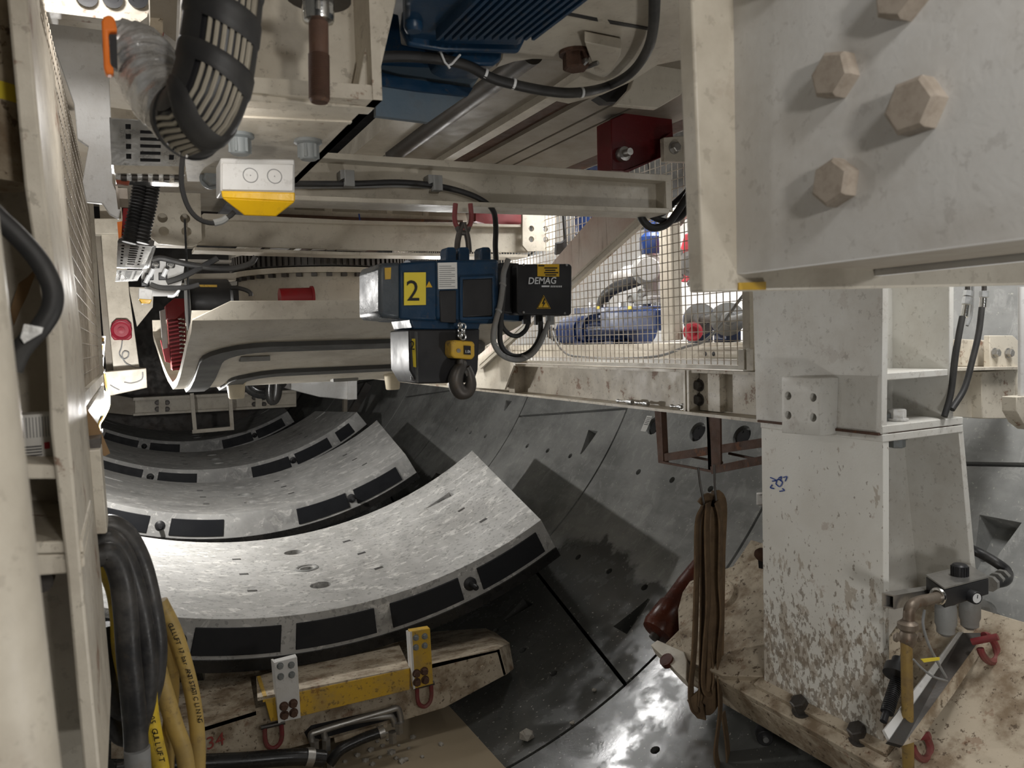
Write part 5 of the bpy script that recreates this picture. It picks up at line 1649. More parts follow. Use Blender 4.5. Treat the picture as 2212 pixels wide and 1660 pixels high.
# hook block
hb_ = ob('hook_block', MB().prism(polY(yo - .05, (975, 740), (980, 735), (1022, 738), (1026, 744), (1026, 770), (1020, 777), (982, 774), (975, 768)), YA * .06), YEL, ho, bevel=.005, label='orange yellow hook block')
ob('load_plate', MB().prism(polY(yo - .056, (1003, 747), (1017, 748), (1017, 767), (1003, 766)), YA * .008), INK, hb_)
text(ho, 'load_print', '1.0t', pY(1004, 763, yo - .0565), XA, ZA, .013, WINK)
q = pY(990, 758, yo - .05)
ob('block_screw', MB().cyl(q + YA * .005, q - YA * .004, .007, n=10), STEEL, hb_)
hc = pY(1004, 826, yo - .03)
hk = MB().tube([pY(996, 776, yo - .03), pY(997, 790, yo - .03), pY(988, 806, yo - .03), pY(984, 828, yo - .03), pY(993, 846, yo - .03), pY(1008, 846, yo - .03), pY(1017, 830, yo - .03), pY(1014, 806, yo - .03), pY(1008, 794, yo - .03)],
               lambda t: .013 + .013 * math.sin(PI * min(1, t * 1.12)), 12, 6)
ob('hook', hk, DARKM, ho, label='black load hook')
ob('hook_latch', MB().bar(pY(1000, 792, yo - .035), pY(1010, 812, yo - .035), .008, .01), DARKM, ho)
chm = MB()
for k, (a, b) in enumerate(((1000, 706), (1000, 717), (1000, 728))):
    chm.torus(pY(a, b, yo - .03), XA if k % 2 else YA, .010, .0032, n=14, m=6)
    chm.torus(pY(a - 6, b - 3, yo - .03), XA * .7 + YA * .7, .007, .0028, n=12, m=6)
ob('load_chain', chm, GALV, ho, kind='stuff')
# shackle from the rail
sk = thing('suspension_shackle', 'steel shackle with red paint linking the rail to the hoist', 'shackle', pY(1000, 490, yo + .1))
yz = yo + .10
ob('eye_plate', MB().prism(polY(yz + .1, (988, 440), (1013, 440), (1013, 458), (988, 458)), YA * .02), CREAM2, sk)
ob('shackle_bow', MB().tube(polY(yz, (984, 440), (982, 470), (986, 488), (1000, 496), (1014, 488), (1018, 470), (1016, 440)), .0085, 10), DRED, sk)
for s_ in (-1, 1):
    ob('link_bar', MB().tube(polY(yz, (1000, 482), (1000 + s_ * 5, 495), (1000 + s_ * 11, 520), (1000 + s_ * 13, 545)), .0105, 10), DARKM, sk)
ob('link_crown', MB().torus(pY(1000, 490, yz), YA, .020, .010, 0, 180, 14, 8, u=(1, 0, 0)), DARKM, sk)
hcab = thing('hoist_cable', 'grey and black cables looping beside and under the black hoist control box', 'cable', pY(1130, 780, yo))
ob('cable', MB().tube(polY(yo - .03, (1098, 560), (1088, 590), (1086, 620), (1080, 660), (1072, 690), (1066, 720), (1068, 745), (1085, 768), (1115, 778), (1145, 768), (1165, 745), (1178, 715), (1186, 695)), .0095, 10), GREYH, hcab)
ob('cable', MB().tube(polY(yo - .01, (1090, 600), (1085, 660), (1080, 710), (1082, 745), (1100, 766), (1125, 770), (1150, 756), (1166, 728), (1168, 695)), .0095, 10), RUBBER, hcab)
ob('cable', MB().tube(polY(yo + .02, (1082, 680), (1085, 705), (1100, 722), (1118, 726), (1135, 714), (1142, 695)), .008, 10), RUBBER, hcab)
for a, b in ((1086, 615), (1077, 672), (1068, 742), (1094, 772), (1133, 772)):
    p = pY(a, b, yo - .03)
    ob('cable_tie', MB().cyl(p - ZA * .003 - XA * .002, p + ZA * .003 + XA * .002, .0125, n=10), GREYP, hcab)

# ---------------------------------------------------------------- trolley beam with end plates
YT = 4.95
tbm = thing('trolley_beam', 'cream cross beam with four-hole end plates behind the hoist', 'beam', pY(780, 540, YT))
ob('beam_web', MB().prism(polY(YT + .06, (425, 470), (760, 482), (1140, 490), (1140, 546), (760, 540), (425, 530)), YA * .02), CREAM2, tbm)
ob('top_flange', MB().prism(polY(YT, (440, 461), (760, 476), (1140, 486), (1140, 491), (760, 484), (425, 473)), YA * .2), CREAM2, tbm)
ob('bottom_flange', MB().prism(polY(YT, (420, 534), (760, 545), (1140, 550), (1140, 556), (760, 551), (420, 541)), YA * .2), CREAM2, tbm)
pl_ = polY(YT - .02, (338, 430), (330, 415), (433, 418), (436, 520), (416, 533), (342, 527), (322, 510))
hs = [circ(pY(a, b, YT - .02), XA, ZA, .028, 14) for a, b in ((351, 471), (400, 472), (354, 500), (403, 500))]
ob('end_plate', MB().holed(pl_, hs, YA * .02), CREAM2, tbm, label='left chamfered plate with four holes')
ob('end_box', MB().prism(polY(YT + .05, (326, 425), (430, 425), (430, 525), (330, 522)), YA * .3), CREAM2, tbm)
pr_ = polY(YT - .02, (1129, 450), (1200, 455), (1198, 535), (1190, 542), (1140, 543), (1129, 530))
hs = [circ(pY(a, b, YT - .02), XA, ZA, .022, 12) for a, b in ((1148, 494), (1178, 495), (1148, 517), (1179, 518))]
ob('end_plate', MB().holed(pr_, hs, YA * .02), CREAM2, tbm, label='right plate with four slots')
gb_ = thing('slotted_beam', 'cream beam with rectangular cut-outs and rust stains behind the hoist rail', 'beam', pY(800, 470, YT + .5))
yw = YT + .45
op = polY(yw, (560, 425), (1000, 440), (1010, 478), (780, 478), (560, 462))
ho_ = [polY(yw, (a, b), (c, d_), (c, d_ + h_), (a, b + h_)) for a, b, c, d_, h_ in ((636, 433, 702, 436, 20), (718, 437, 836, 442, 20), (848, 442, 914, 446, 20), (926, 446, 985, 449, 20))]
ob('beam_web', MB().holed(op, ho_, YA * .02), CREAM2, gb_)
ob('beam_back', MB().prism(polY(yw + .12, (540, 420), (1020, 440), (1020, 482), (540, 465)), YA * .01), TAUPE, gb_)
ob('rust_ledge', MB().prism(polY(yw - .03, (600, 462), (780, 470), (1000, 476), (1000, 481), (780, 478), (600, 468)), YA * .03), RUST, gb_)
ob('paint_mark', MB().prism(polY(yw - .034, (774, 462), (777, 462), (780, 484), (777, 484)), YA * .002), BINK, gb_)
rb2 = thing('red_bracket', 'dark red bracket behind the cable, between the hoist shackle and the four-slot plate', 'bracket', pY(1085, 480, YT + .1))
ob('bracket_plate', MB().prism(polY(YT + .15, (1028, 452), (1126, 452), (1126, 484), (1060, 486), (1028, 478)), YA * .05), RED, rb2)
sb = thing('black_flat_strap', 'black flat rubber strap hanging beside the four-slot end plate', 'strap', pY(1220, 540, YT - .3))
ob('strap', MB().ribbon(polY(YT - .3, (1225, 445), (1228, 490), (1230, 520), (1220, 533), (1200, 538)), XA * .9 + YA * .1, .085, .02, 7), RUBBER, sb)

# slewing ring
YS = 6.4
c0 = pY(697, 600, YS)
sr = thing('slewing_ring', 'toothed dark slewing ring above the lifting plate', 'ring', c0)
ob('ring_body', MB().lathe(c0 + Vector((0, 0, .03)), ZA, [(.62, 0), (.70, 0), (.70, .11), (.62, .11)], 56), DARKM, sr)
tm_ = MB()
for k in range(96):
    g = 2 * PI * k / 96
    tm_.box(c0 + Vector((math.cos(g) * .705, math.sin(g) * .705, .085)), (.03, .024, .10), Matrix.Rotation(g, 3, 'Z'))
ob('ring_teeth', tm_, DARKM, sr, kind='stuff', smooth=0)
ob('ring_flange', MB().lathe(c0, ZA, [(.5, -.02), (.72, -.02), (.72, .02), (.5, .02)], 56), CREAM2, sr)
nm_ = MB()
for k in range(40):
    g = 2 * PI * k / 40
    p = c0 + Vector((math.cos(g) * .69, math.sin(g) * .69, -.035))
    nm_.box(p, (.04, .04, .025), Matrix.Rotation(g, 3, 'Z'))
ob('ring_nuts', nm_, DARKM, sr, kind='stuff', smooth=0)
ob('ring_drum', MB().lathe(c0 - ZA * .02, -ZA, [(.66, 0), (.66, .245), (.0, .245)], 40), CREAM2, sr)

# ---------------------------------------------------------------- vacuum lifting plate
vp = thing('vacuum_lifting_plate', 'curved cream vacuum lifting plate with dark seal strips hanging over the segments', 'lifting plate', pY(700, 830, 6.4))
PROF = [(4.28, pY(700, 648, 4.28).z), (4.28, pY(700, 690, 4.28).z), (4.42, pY(700, 716, 4.42).z), (4.62, pY(700, 731, 4.62).z), (5.1, pY(700, 772, 5.1).z), (5.5, pY(700, 800, 5.5).z), (5.95, pY(700, 818, 5.95).z), (6.4, pY(700, 825, 6.4).z)]


def surf(y):
    """Height of the plate's underside; the arc is the same both sides of the middle."""
    if y > 6.4:
        y = 12.8 - y
    for (a, za_), (b, zb2) in zip(PROF[1:], PROF[2:]):
        if y <= b:
            f = (y - a) / (b - a)
            return za_ + (zb2 - za_) * max(0, f)
    return PROF[-1][1]


xR = pY(1095, 735, 4.6).x
def xL(y):
    return .315 - .055 * max(0, (y - 4.28) / 2.12 - .9)
NY = 34
ys_ = [4.28 + (8.52 - 4.28) * i / NY for i in range(NY + 1)]
m = MB()
vs, fs = [], []
TH = .055
for y in ys_:
    z = surf(y)
    for x in (xL(y), xR):
        vs += [Vector((x, y, z)), Vector((x, y, z + TH))]
for i in range(NY):
    k = 4 * i
    fs += [(k, k + 4, k + 6, k + 2), (k + 1, k + 3, k + 7, k + 5), (k, k + 1, k + 5, k + 4), (k + 2, k + 6, k + 7, k + 3)]
fs += [(0, 2, 3, 1), (4 * NY, 4 * NY + 1, 4 * NY + 3, 4 * NY + 2)]
ob('plate_shell', m.add(vs, fs), CREAM2, vp, smooth=40)
zt0, zt1 = PROF[0][1], PROF[1][1] + .02
fw_ = [Vector((xL(4.28), 4.27, zt1 - .02)), Vector((xR, 4.27, zt1 - .02)), Vector((xR, 4.27, zt0)), Vector((pY(498, 650, 4.27).x, 4.27, pY(498, 650, 4.27).z)), Vector((xL(4.28), 4.27, pY(428, 690, 4.27).z))]
ob('front_wall', MB().prism(fw_, YA * .03), CREAM2, vp, bevel=.004)
ob('top_deck', MB().prism([Vector((pY(498, 650, 4.27).x, 4.3, zt0 - .03)), Vector((xR, 4.3, zt0 - .03)), Vector((xR, 7.9, zt0 - .03)), Vector((pY(498, 650, 4.27).x, 7.9, zt0 - .03))], ZA * .02), CREAM2, vp)
ob('back_wall', MB().prism([Vector((xL(8.5), 8.5, surf(8.5))), Vector((xR, 8.5, surf(8.5))), Vector((xR, 8.5, zt0 + .05)), Vector((xL(8.5), 8.5, zt0 + .05))], YA * .02), CREAM2, vp)


def sealstrip(name, inset_x, y_in, w_):
    """A raised rubber strip round the plate, following its curve, with rounded corners."""
    x0, x1, y0, y1 = .315 + inset_x, xR - .06, y_in, 12.8 - y_in
    rc_ = .30
    path = []
    for q, (cx, cy, a0) in enumerate(((x0 + rc_, y0 + rc_, 270), (x0 + rc_, y1 - rc_, 180), (x1 - rc_, y1 - rc_, 90), (x1 - rc_, y0 + rc_, 0))):
        for k in range(7):
            g = R(a0 - 90 * k / 6)
            path.append((cx + rc_ * math.cos(g), cy + rc_ * math.sin(g)))
    full = []
    for i in range(len(path)):
        a, b = path[i], path[(i + 1) % len(path)]
        nseg = max(1, int(math.hypot(b[0] - a[0], b[1] - a[1]) / .12))
        for k in range(nseg):
            full.append((a[0] + (b[0] - a[0]) * k / nseg, a[1] + (b[1] - a[1]) * k / nseg))
    vs, fs = [], []
    n = len(full)
    for i in range(n):
        a, b = Vector(full[i - 1]), Vector(full[(i + 1) % n])
        t = (b - a).normalized()
        nx, ny = -t.y, t.x
        for sgn, dz in ((-.5, .002), (.5, .002), (.5, -.028), (-.5, -.028)):
            x, y = full[i][0] + nx * w_ * sgn, full[i][1] + ny * w_ * sgn
            vs.append(Vector((x, y, surf(y) + dz)))
    for i in range(n):
        j = (i + 1) % n
        for k in range(4):
            fs.append((i * 4 + k, i * 4 + (k + 1) % 4, j * 4 + (k + 1) % 4, j * 4 + k))
    return ob(name, MB().add(vs, fs), SEAL, vp, smooth=40)


sealstrip('seal_strip', .15, 4.74, .13)
sealstrip('seal_strip', .38, 5.46, .11)
for a, b, a2, b2, y in ((518, 771, 581, 782, 5.05), (716, 802, 770, 806, 6.1), (940, 790, 990, 794, 6.0)):
    p, q = pY(a, (b + b2) / 2, y), pY(a2, (b + b2) / 2, y)
    zc = surf(y)
    ob('wear_block', MB().box(((p.x + q.x) / 2, y, zc - .006), (q.x - p.x, .10, .03)), GREYP, vp, bevel=.002)
for a, b, y in ((510, 840, 5.9), (848, 824, 5.9)):
    p = pY(a, b, y)
    p.z = surf(y) + .01
    ob('locating_pin', MB().lathe(p, -ZA, [(.072, 0), (.072, .02), (.066, .022), (.055, .125), (.048, .132), (.0, .132)], 20), IVORY, vp, label='ivory plastic locating pin')
rcv = thing('red_half_cover', 'small red half-round cover on top of the lifting plate', 'cover', pY(640, 645, 4.9))
ob('cover_shell', MB().cyl(pY(604, 645, 4.9), pY(674, 643, 4.9), .062, n=24), RED, rcv)
ob('cover_end', MB().cyl(pY(671, 643, 4.9), pY(676, 643, 4.9), .072, n=24), RED, rcv)

# vacuum pump in the left end of the plate
pu = thing('vacuum_pump', 'red finned vacuum pump with white panel in the left end of the lifting plate', 'pump', pY(385, 790, 6.3))
yv = 6.2
ob('pump_head', MB().prism(polY(yv, (358, 660), (376, 645), (400, 645), (404, 668), (380, 690), (360, 690)), YA * .2), RED, pu, bevel=.005)
ob('pump_body', MB().prism(polY(yv + .06, (362, 680), (398, 668), (408, 800), (372, 800)), YA * .2), RED, pu, bevel=.004)
for k in range(15):
    a = 676 + k * 8.4
    x_ = 360 + k * .85
    ob('fin_plate', MB().prism(polY(yv + .03, (x_ + 1, a + 4), (x_ + 23, a), (x_ + 23, a + 3.6), (x_ + 1, a + 7.6)), YA * .08), BRED, pu)
for k in range(9):
    ob('pipe_coil', MB().torus(pY(391 + k * .4, 690 + k * 9, yv + .02), Vector((.2, 0, 1)), .018, .007, n=12, m=6), CHROME, pu)
ob('side_panel', MB().prism(polY(yv + .1, (345, 672), (357, 668), (362, 752), (352, 755)), YA * .05), WHITE, pu)
ob('lower_case', MB().prism(polY(yv + .12, (347, 735), (366, 745), (368, 785), (358, 782)), YA * .1), BRED, pu)
mcb = thing('round_motor', 'black motor drum on the left end of the lifting plate behind the black string', 'motor', pY(440, 690, 5.2))
ob('drum', MB().lathe(pY(412, 655, 5.2), XA, [(.0, -.02), (.14, -.02), (.15, 0), (.15, .22), (.12, .24), (.0, .24)], 28), BLACK, mcb)
ob('rim_disc', MB().lathe(pY(408, 660, 5.15), XA, [(.0, -.015), (.155, -.015), (.155, 0), (.0, 0)], 28), GREYP, mcb)
ob('drum_label', MB().box(pY(450, 618, 5.08), (.10, .004, .014)), YEL, mcb)
ob('motor_lead', MB().tube(polY(5.1, (482, 625), (505, 622), (525, 625), (540, 632), (542, 640)), .014, 10), RUBBER, mcb)

# ---------------------------------------------------------------- left: near post, column with stiffeners
np_ = thing('near_post', 'very near pale round post along the left picture edge, blurred', 'post', pD(-50, 1660, .65))
ob('post_tube', MB().cyl(pD(-285, -250, .63), pD(-46, 1800, .65), .064, n=40), CREAM2, np_)
YC1 = 1.32
lc = thing('left_column', 'cream steel column with stiffener plates on the left, rust along its edges', 'column', pY(190, 1660, YC1))
A1 = polY(YC1, (0, -120), (48, -120), (59, 0), (97, 400), (135, 717), (148, 910), (165, 1100), (180, 1275), (216, 1660), (228, 1790), (190, 1790), (180, 1660), (144, 1241), (108, 929), (98, 704), (52, 400), (15, 0))
ob('flange', MB().prism(A1, YA * .56), CREAM, lc, bevel=.004)
ob('web', MB().prism(polY(YC1 + .36, (-260, -200), (60, -200), (130, 500), (160, 1000), (225, 1750), (-160, 1750)), YA * .02), CREAM2, lc)
for pp, mat in (([(-200, 985), (50, 1002), (125, 1006), (128, 1036), (60, 1036), (-200, 1010)], CREAM),
                ([(-200, 1165), (70, 1172), (178, 1168), (182, 1195), (76, 1198), (-200, 1190)], CREAM),
                ([(-200, 1199), (75, 1200), (182, 1197), (184, 1225), (150, 1240), (80, 1245), (-200, 1230)], CREAM)):
    ob('stiffener', MB().prism(polY(YC1 + .01, *pp), YA * .36), mat, lc, bevel=.003)
ob('back_flange', MB().prism(polY(YC1 + .05, (-330, -150), (-290, -150), (-190, 1750), (-230, 1750)), YA * .5), CREAM2, lc)
ob('bolt_piece', MB().prism(polY(YC1 + .15, (74, 1143), (103, 1140), (105, 1165), (76, 1168)), YA * .05), DARKM, lc, label='dark bolt head lying in the lower opening')
ob('bolt_piece', MB().lathe(pY(92, 1252, YC1 + .2), YA, [(.0, -.02), (.018, -.02), (.018, .02), (.0, .02)], 14), DARKM, lc)
bk_ = thing('spray_can', 'white can with barcode print and a red patch standing on the column stiffener', 'can', pY(75, 1003, YC1 + .14))
cq = pY(76, 1003, YC1 + .14)
ct = pY(72, 893, YC1 + .14)
hh = ct.z - cq.z
ob('can_body', MB().lathe(Vector((cq.x, cq.y, cq.z)), ZA, [(.0, .001), (.034, .001), (.036, .004), (.036, hh - .004), (.034, hh), (.0, hh)], 28), LWHITE, bk_)
lm, l2 = MB(), MB()
def onw(m, a0, a1, z0_, z1_, r_=.0365):
    n_ = 4
    p_ = []
    for k in range(n_ + 1):
        g = R(a0 + (a1 - a0) * k / n_)
        p_.append(Vector((cq.x + math.cos(g) * r_, cq.y + math.sin(g) * r_, cq.z + z0_)))
    q_ = [p + ZA * (z1_ - z0_) for p in p_]
    m.add(p_ + q_, [(k, k + 1, n_ + 2 + k, n_ + 1 + k) for k in range(n_)])
for k in range(14):
    onw(lm, 240 + k * 7, 242.5 + k * 7, hh * .56, hh * .95)
for k in range(6):
    onw(l2, 235, 292, hh * (.10 + .055 * k), hh * (.125 + .055 * k))
ob('barcode_print', lm, GINK, bk_, smooth=0)
ob('text_print', l2, INK, bk_, smooth=0)
l3 = MB()
onw(l3, 298, 312, hh * .32, hh * .45)
ob('red_patch', l3, BRED, bk_, smooth=0)
wbx = thing('cream_box_piece', 'short cream box section bolted to the side of the left column', 'box section', pY(200, 1152, 1.9))
ob('box_front', MB().prism(polY(1.86, (166, 976), (217, 972), (232, 1150), (228, 1154), (182, 1156)), YA * .12), CREAM2, wbx, bevel=.003)
ob('box_top', MB().prism(polY(1.90, (176, 953), (217, 948), (217, 976), (178, 976)), YA * .10), DARKM, wbx, label='dirty dark top')
crd = thing('card_sheet', 'brown curled card sheet tucked behind the left column edge', 'card', pY(200, 980, 2.0))
ob('sheet', MB().prism(polY(2.02, (166, 846), (178, 858), (192, 890), (212, 918), (238, 980), (226, 986), (205, 975), (180, 950), (172, 900)), YA * .004), CARD, crd)
pap = thing('brown_paper_strip', 'torn brown paper strip behind the black hose on the left column', 'paper', pY(60, 700, YC1 + .3))
ob('strip', MB().prism(polY(YC1 + .30, (84, 572), (72, 604), (58, 640), (44, 668), (30, 704), (22, 670), (40, 612), (60, 598)), YA * .003), CARD, pap)
kh = thing('black_edge_hose', 'black rubber hose bending out from the left edge with a grey metal tag', 'hose', pY(40, 760, 1.15))
ob('hose_tube', MB().tube(polY(1.14, (-60, 415), (-10, 465), (40, 512), (85, 565), (112, 620), (112, 665), (90, 705), (62, 735), (40, 765), (25, 800)), .0125, 14), RUBBER, kh)
ob('metal_tag', MB().prism(polY(1.115, (52, 700), (94, 708), (90, 720), (52, 742), (44, 730)), YA * .004), GALV, kh, label='grey metal tag')
yb2 = thing('taped_pipe', 'brown pipe wrapped with a yellow band at the far left edge', 'pipe', pY(-45, 330, YC1 + .2))
ob('pipe', MB().cyl(pY(-62, -100, YC1 + .2), pY(-30, 400, YC1 + .2), .065, n=24), CREAM_D, yb2)
ob('yellow_band', MB().cyl(pY(-48, 192, YC1 + .2), pY(-45, 230, YC1 + .2), .068, n=24), LYEL, yb2)

# hoses hanging lower left
def hang(name, lab, pts, y, r_, mat, group):
    t = thing(name, lab, 'hose', pY(pts[-1][0], min(pts[-1][1], 1600), y), group)
    ob('hose_tube', MB().tube([pY(a, b, y + (c[0] if c else 0)) for a, b, *c in pts], r_, 12, 7), mat, t)
    return t


G1, G2 = 'black hoses hanging lower left', 'yellow hoses hanging lower left'
hang('black_hose', 'dusty black hose forming the outermost arc against the white segment', [(210, 1150), (238, 1135), (275, 1160), (305, 1220), (325, 1300), (338, 1390), (332, 1470), (312, 1540), (300, 1600), (298, 1700)], 2.02, .025, HOSEB, G1)
hang('black_hose', 'dusty black hose just inside the outermost black arc', [(205, 1180), (235, 1165), (265, 1200), (290, 1270), (308, 1350), (318, 1440), (312, 1520), (295, 1590), (296, 1700)], 1.97, .025, HOSEB, G1)
hang('black_hose', 'dusty black hose running nearly straight down beside the column', [(215, 1200), (240, 1200), (262, 1250), (272, 1330), (278, 1420), (286, 1500), (292, 1570), (296, 1640), (300, 1720)], 1.90, .026, HOSEB, G1)
hang('black_hose', 'black hose curling back in a low loop behind the yellow hoses', [(225, 1350), (228, 1420), (236, 1490), (262, 1535), (300, 1530), (325, 1480), (335, 1420)], 2.12, .024, HOSEB, G1)
hang('black_hose', 'black hose in a dark low loop close to the column foot', [(222, 1450), (232, 1530), (258, 1585), (290, 1590), (318, 1550)], 2.16, .024, HOSEB, G1)
hang('yellow_hose', 'yellow hose showing in the gap between the column and the black hoses', [(200, 1175), (225, 1215), (248, 1270), (258, 1330), (262, 1400), (280, 1480), (310, 1560), (345, 1700)], 2.10, .022, HOSEY2, G2)
hang('yellow_hose', 'pale yellow hose forming the outermost arc to the right', [(345, 1300), (375, 1360), (398, 1430), (415, 1500), (425, 1570), (428, 1640), (424, 1720)], 2.10, .019, HOSEY, G2)
hang('yellow_hose', 'pale yellow hose crossing under the black arcs to the bottom edge', [(330, 1400), (345, 1460), (360, 1510), (378, 1570), (398, 1630), (410, 1720)], 2.06, .021, HOSEY, G2)
hang('yellow_hose', 'yellow hose just inside the outermost pale yellow arc', [(355, 1370), (368, 1420), (372, 1480), (368, 1550), (362, 1620), (360, 1720)], 2.14, .018, HOSEY, G2)
yv1 = hang('yellow_hose', 'vivid yellow hose with black print at the bottom edge', [(318, 1480), (322, 1540), (332, 1600), (345, 1660), (352, 1740)], 2.0, .022, HOSEY2, G2)
def hose_print(par, s, p0, p1, off, size):
    """Black lettering stepped letter by letter down a hose."""
    for k, ch in enumerate(s):
        if ch == ' ':
            continue
        f = k / len(s)
        p = p0[0] * (1 - f) ** 2 + 2 * p0[1] * f * (1 - f) + p1 * f * f
        f2 = f + .02
        q = p0[0] * (1 - f2) ** 2 + 2 * p0[1] * f2 * (1 - f2) + p1 * f2 * f2
        text(par, 'hose_print', ch, p, q - p, (q - p).cross(FW), size, INK, depth=.0006)
yy = 2.10 - .0205
outer = [o for o in bpy.data.objects if o.get('label') == 'pale yellow hose forming the outermost arc to the right'][0]
hose_print(outer, 'GULLUFT 17 bar ANTISTATIC LINING', [pY(362, 1348, yy), pY(410, 1450, yy)], pY(428, 1560, yy), 0, .017)
hose_print(yv1, '05 GULLUFT', [pY(322, 1548, 2.0 - .024), pY(330, 1590, 2.0 - .024)], pY(346, 1650, 2.0 - .024), 0, .019)
bw = thing('white_hose_end', 'pale wrapped end of a black hose at the bottom edge among the hoses', 'hose end', pY(300, 1655, 1.88))
ob('wrap', MB().cyl(pY(296, 1618, 1.89), pY(302, 1720, 1.89), .0275, n=16), GREYH, bw)

# mesh guard on the left, seen almost edge on
XGd = -.155
g0, g1 = 2.05, 5.6
zt_ = pX(128, 150, XGd).z
zb1 = pX(185, 838, XGd).z
lg = thing('left_mesh_guard', 'cream framed wire mesh guard on the left, seen almost edge-on', 'guard', (XGd, 3.5, zb1))
wm_ = MB()
y = g0 + .03
while y < g1:
    wm_.box((XGd, y, (zt_ + zb1) / 2), (.004, .004, zt_ - zb1))
    y += .05
z = zb1 + .06
while z < zt_:
    wm_.box((XGd, (g0 + g1) / 2, z), (.004, g1 - g0, .004))
    z += .062
ob('wire_mesh', wm_, MESHM, lg, kind='stuff', smooth=0)
for yy_ in (g0, g1):
    ob('frame_upright', MB().box((XGd, yy_, (zt_ + zb1) / 2), (.045, .05, zt_ - zb1 + .1)), CREAM2, lg, bevel=.003)
ob('frame_rail', MB().box((XGd, (g0 + g1) / 2, zb1 - .02), (.04, g1 - g0, .05)), CREAM2, lg)
ob('frame_rail', MB().box((XGd, (g0 + g1) / 2, zb1 - .13), (.04, g1 - g0, .12)), CREAM, lg)
ob('backing_panel', MB().box((XGd - .28, 3.9, .25), (.02, 3.6, 1.3)), WHITE, lg, label='pale panel behind the mesh')
# lamp string
lp = thing('string_lamp', 'lit white bulb hanging at the far end of the left mesh guard', 'lamp', pY(218, 905, 7.0))
bq = pY(219, 868, 7.0)
ob('bulb', MB().lathe(bq - Vector((0, 0, .10)), ZA, [(.0, 0), (.03, .01), (.05, .05), (.055, .10), (.045, .16), (.025, .19), (.0, .19)], 18), LAMP, lp)
ob('lamp_socket', MB().cyl(bq + ZA * .10, bq + ZA * .17, .026, n=14), GREYP, lp)
rp = thing('lamp_rope', 'pale yellow rope and cable of the lamp string with small clips', 'rope', pY(216, 940, 7.0))
ob('rope', MB().tube(polY(7.0, (222, 730), (217, 770), (222, 805), (232, 840), (234, 875), (224, 900), (214, 918), (216, 940)), .012, 8), HOSEY, rp)
for a, b in ((221, 742), (219, 771), (222, 802), (217, 896), (217, 932)):
    ob('rope_clip', MB().cyl(pY(a - 5, b, 7.0), pY(a + 5, b, 7.0), .018, n=8), GREYP, rp)
ob('fluorescent_tube', MB().cyl(pY(222, 726, 7.05), pY(216, 800, 7.05), .022, n=12), WHITE, rp)
gp = thing('guard_end_post', 'tall thin cream post at the far end of the left mesh guard', 'post', pY(205, 900, 6.6))
ob('post_tube', MB().prism(polY(6.55, (184, 470), (196, 470), (216, 870), (207, 900)), YA * .06), CREAM2, gp)
for t_ in (.25, .5, .72, .9):
    p = pY(188 + 24 * t_, 480 + 390 * t_, 6.5)
    ob('hinge_clip', MB().box(p, (.05, .03, .06)), BLACK, gp)

# white panel, flanged beam with black holes, top left
wp = thing('pale_side_plate', 'large pale grey steel plate behind the orange handle at the upper left', 'plate', pY(180, 300, 3.3))
ob('plate', MB().prism(polY(3.3, (95, 20), (252, 30), (236, 170), (240, 256), (243, 395), (262, 440), (256, 473), (236, 462), (222, 440), (186, 436), (178, 392), (191, 316), (167, 300), (160, 225), (120, 110)), YA * .03), WHITE, wp, bevel=.003)
pb3 = polY(2.9, (90, -90), (330, -80), (328, 20), (318, 34), (300, 48), (92, 20))
fbm = thing('holed_flange_beam', 'cream beam end with black ringed holes at the top left corner', 'beam', pY(200, 30, 2.9))
ob('beam_face', MB().prism(pb3, YA * .12), CREAM, fbm, bevel=.004)
ob('beam_lip', MB().prism(polY(2.86, (90, 12), (300, 32), (318, 24), (318, 36), (300, 50), (90, 24)), YA * .05), CREAM, fbm)
for a, b in ((188, -4), (243, -1), (297, -1)):
    q = pY(a, b, 2.89)
    ob('hole_ring', MB().lathe(q, -YA, [(.030, 0), (.032, .012), (.018, .012), (.016, .002), (.0, .002)], 20), BLACK, fbm)
vd = thing('upper_strut', 'cream and green stained upright strut beside the black spiral hose at the top', 'strut', pY(340, 130, 2.4))
ob('strut_bar', MB().prism(polY(2.4, (322, -60), (385, -60), (380, 90), (352, 70), (325, 70)), YA * .08), TAUPE, vd)
ob('strut_foot', MB().prism(polY(2.36, (325, 38), (352, 40), (352, 72), (322, 68)), YA * .05), CREAM_D, vd)
ob('strut_red', MB().prism(polY(2.38, (322, 70), (354, 70), (352, 84), (324, 80)), YA * .05), RED, vd)

# ---------------------------------------------------------------- perforated steel cable chains
ych = 2.55
ec = thing('cable_carrier', 'upper perforated steel cable carrier box with slots under the silver foil sleeve', 'cable carrier', pY(320, 390, ych))
fo = polY(ych, (241, 254), (340, 258), (412, 300), (400, 360), (245, 357))
fo = polY(ych, (241, 254), (408, 262), (400, 360), (246, 357))
def slot(u0, v0, u1, v1, q, y_):
    def b(u, v):
        return q[0] * (1 - u) * (1 - v) + q[1] * u * (1 - v) + q[2] * u * v + q[3] * (1 - u) * v
    return [b(u0, v0), b(u1, v0), b(u1, v1), b(u0, v1)]
holes = []
for k in range(5):
    v = .24 + k * .15
    holes.append(slot(.36, v, .64, v + .07, fo, ych))
for k in range(4):
    v = .12 + k * .21
    holes.append(slot(.17, v, .24, v + .11, fo, ych))
    holes.append(slot(.76, v, .83, v + .11, fo, ych))
ob('slotted_plate', MB().holed(fo, holes, YA * .006), GALV, ec)
ob('dark_interior', MB().prism([p + YA * .03 for p in fo], YA * .01), BLACK, ec)
ob('carrier_side', MB().prism([fo[1], fo[2], fo[2] + YA * .12, fo[1] + YA * .12], XA * .006), GALV, ec)
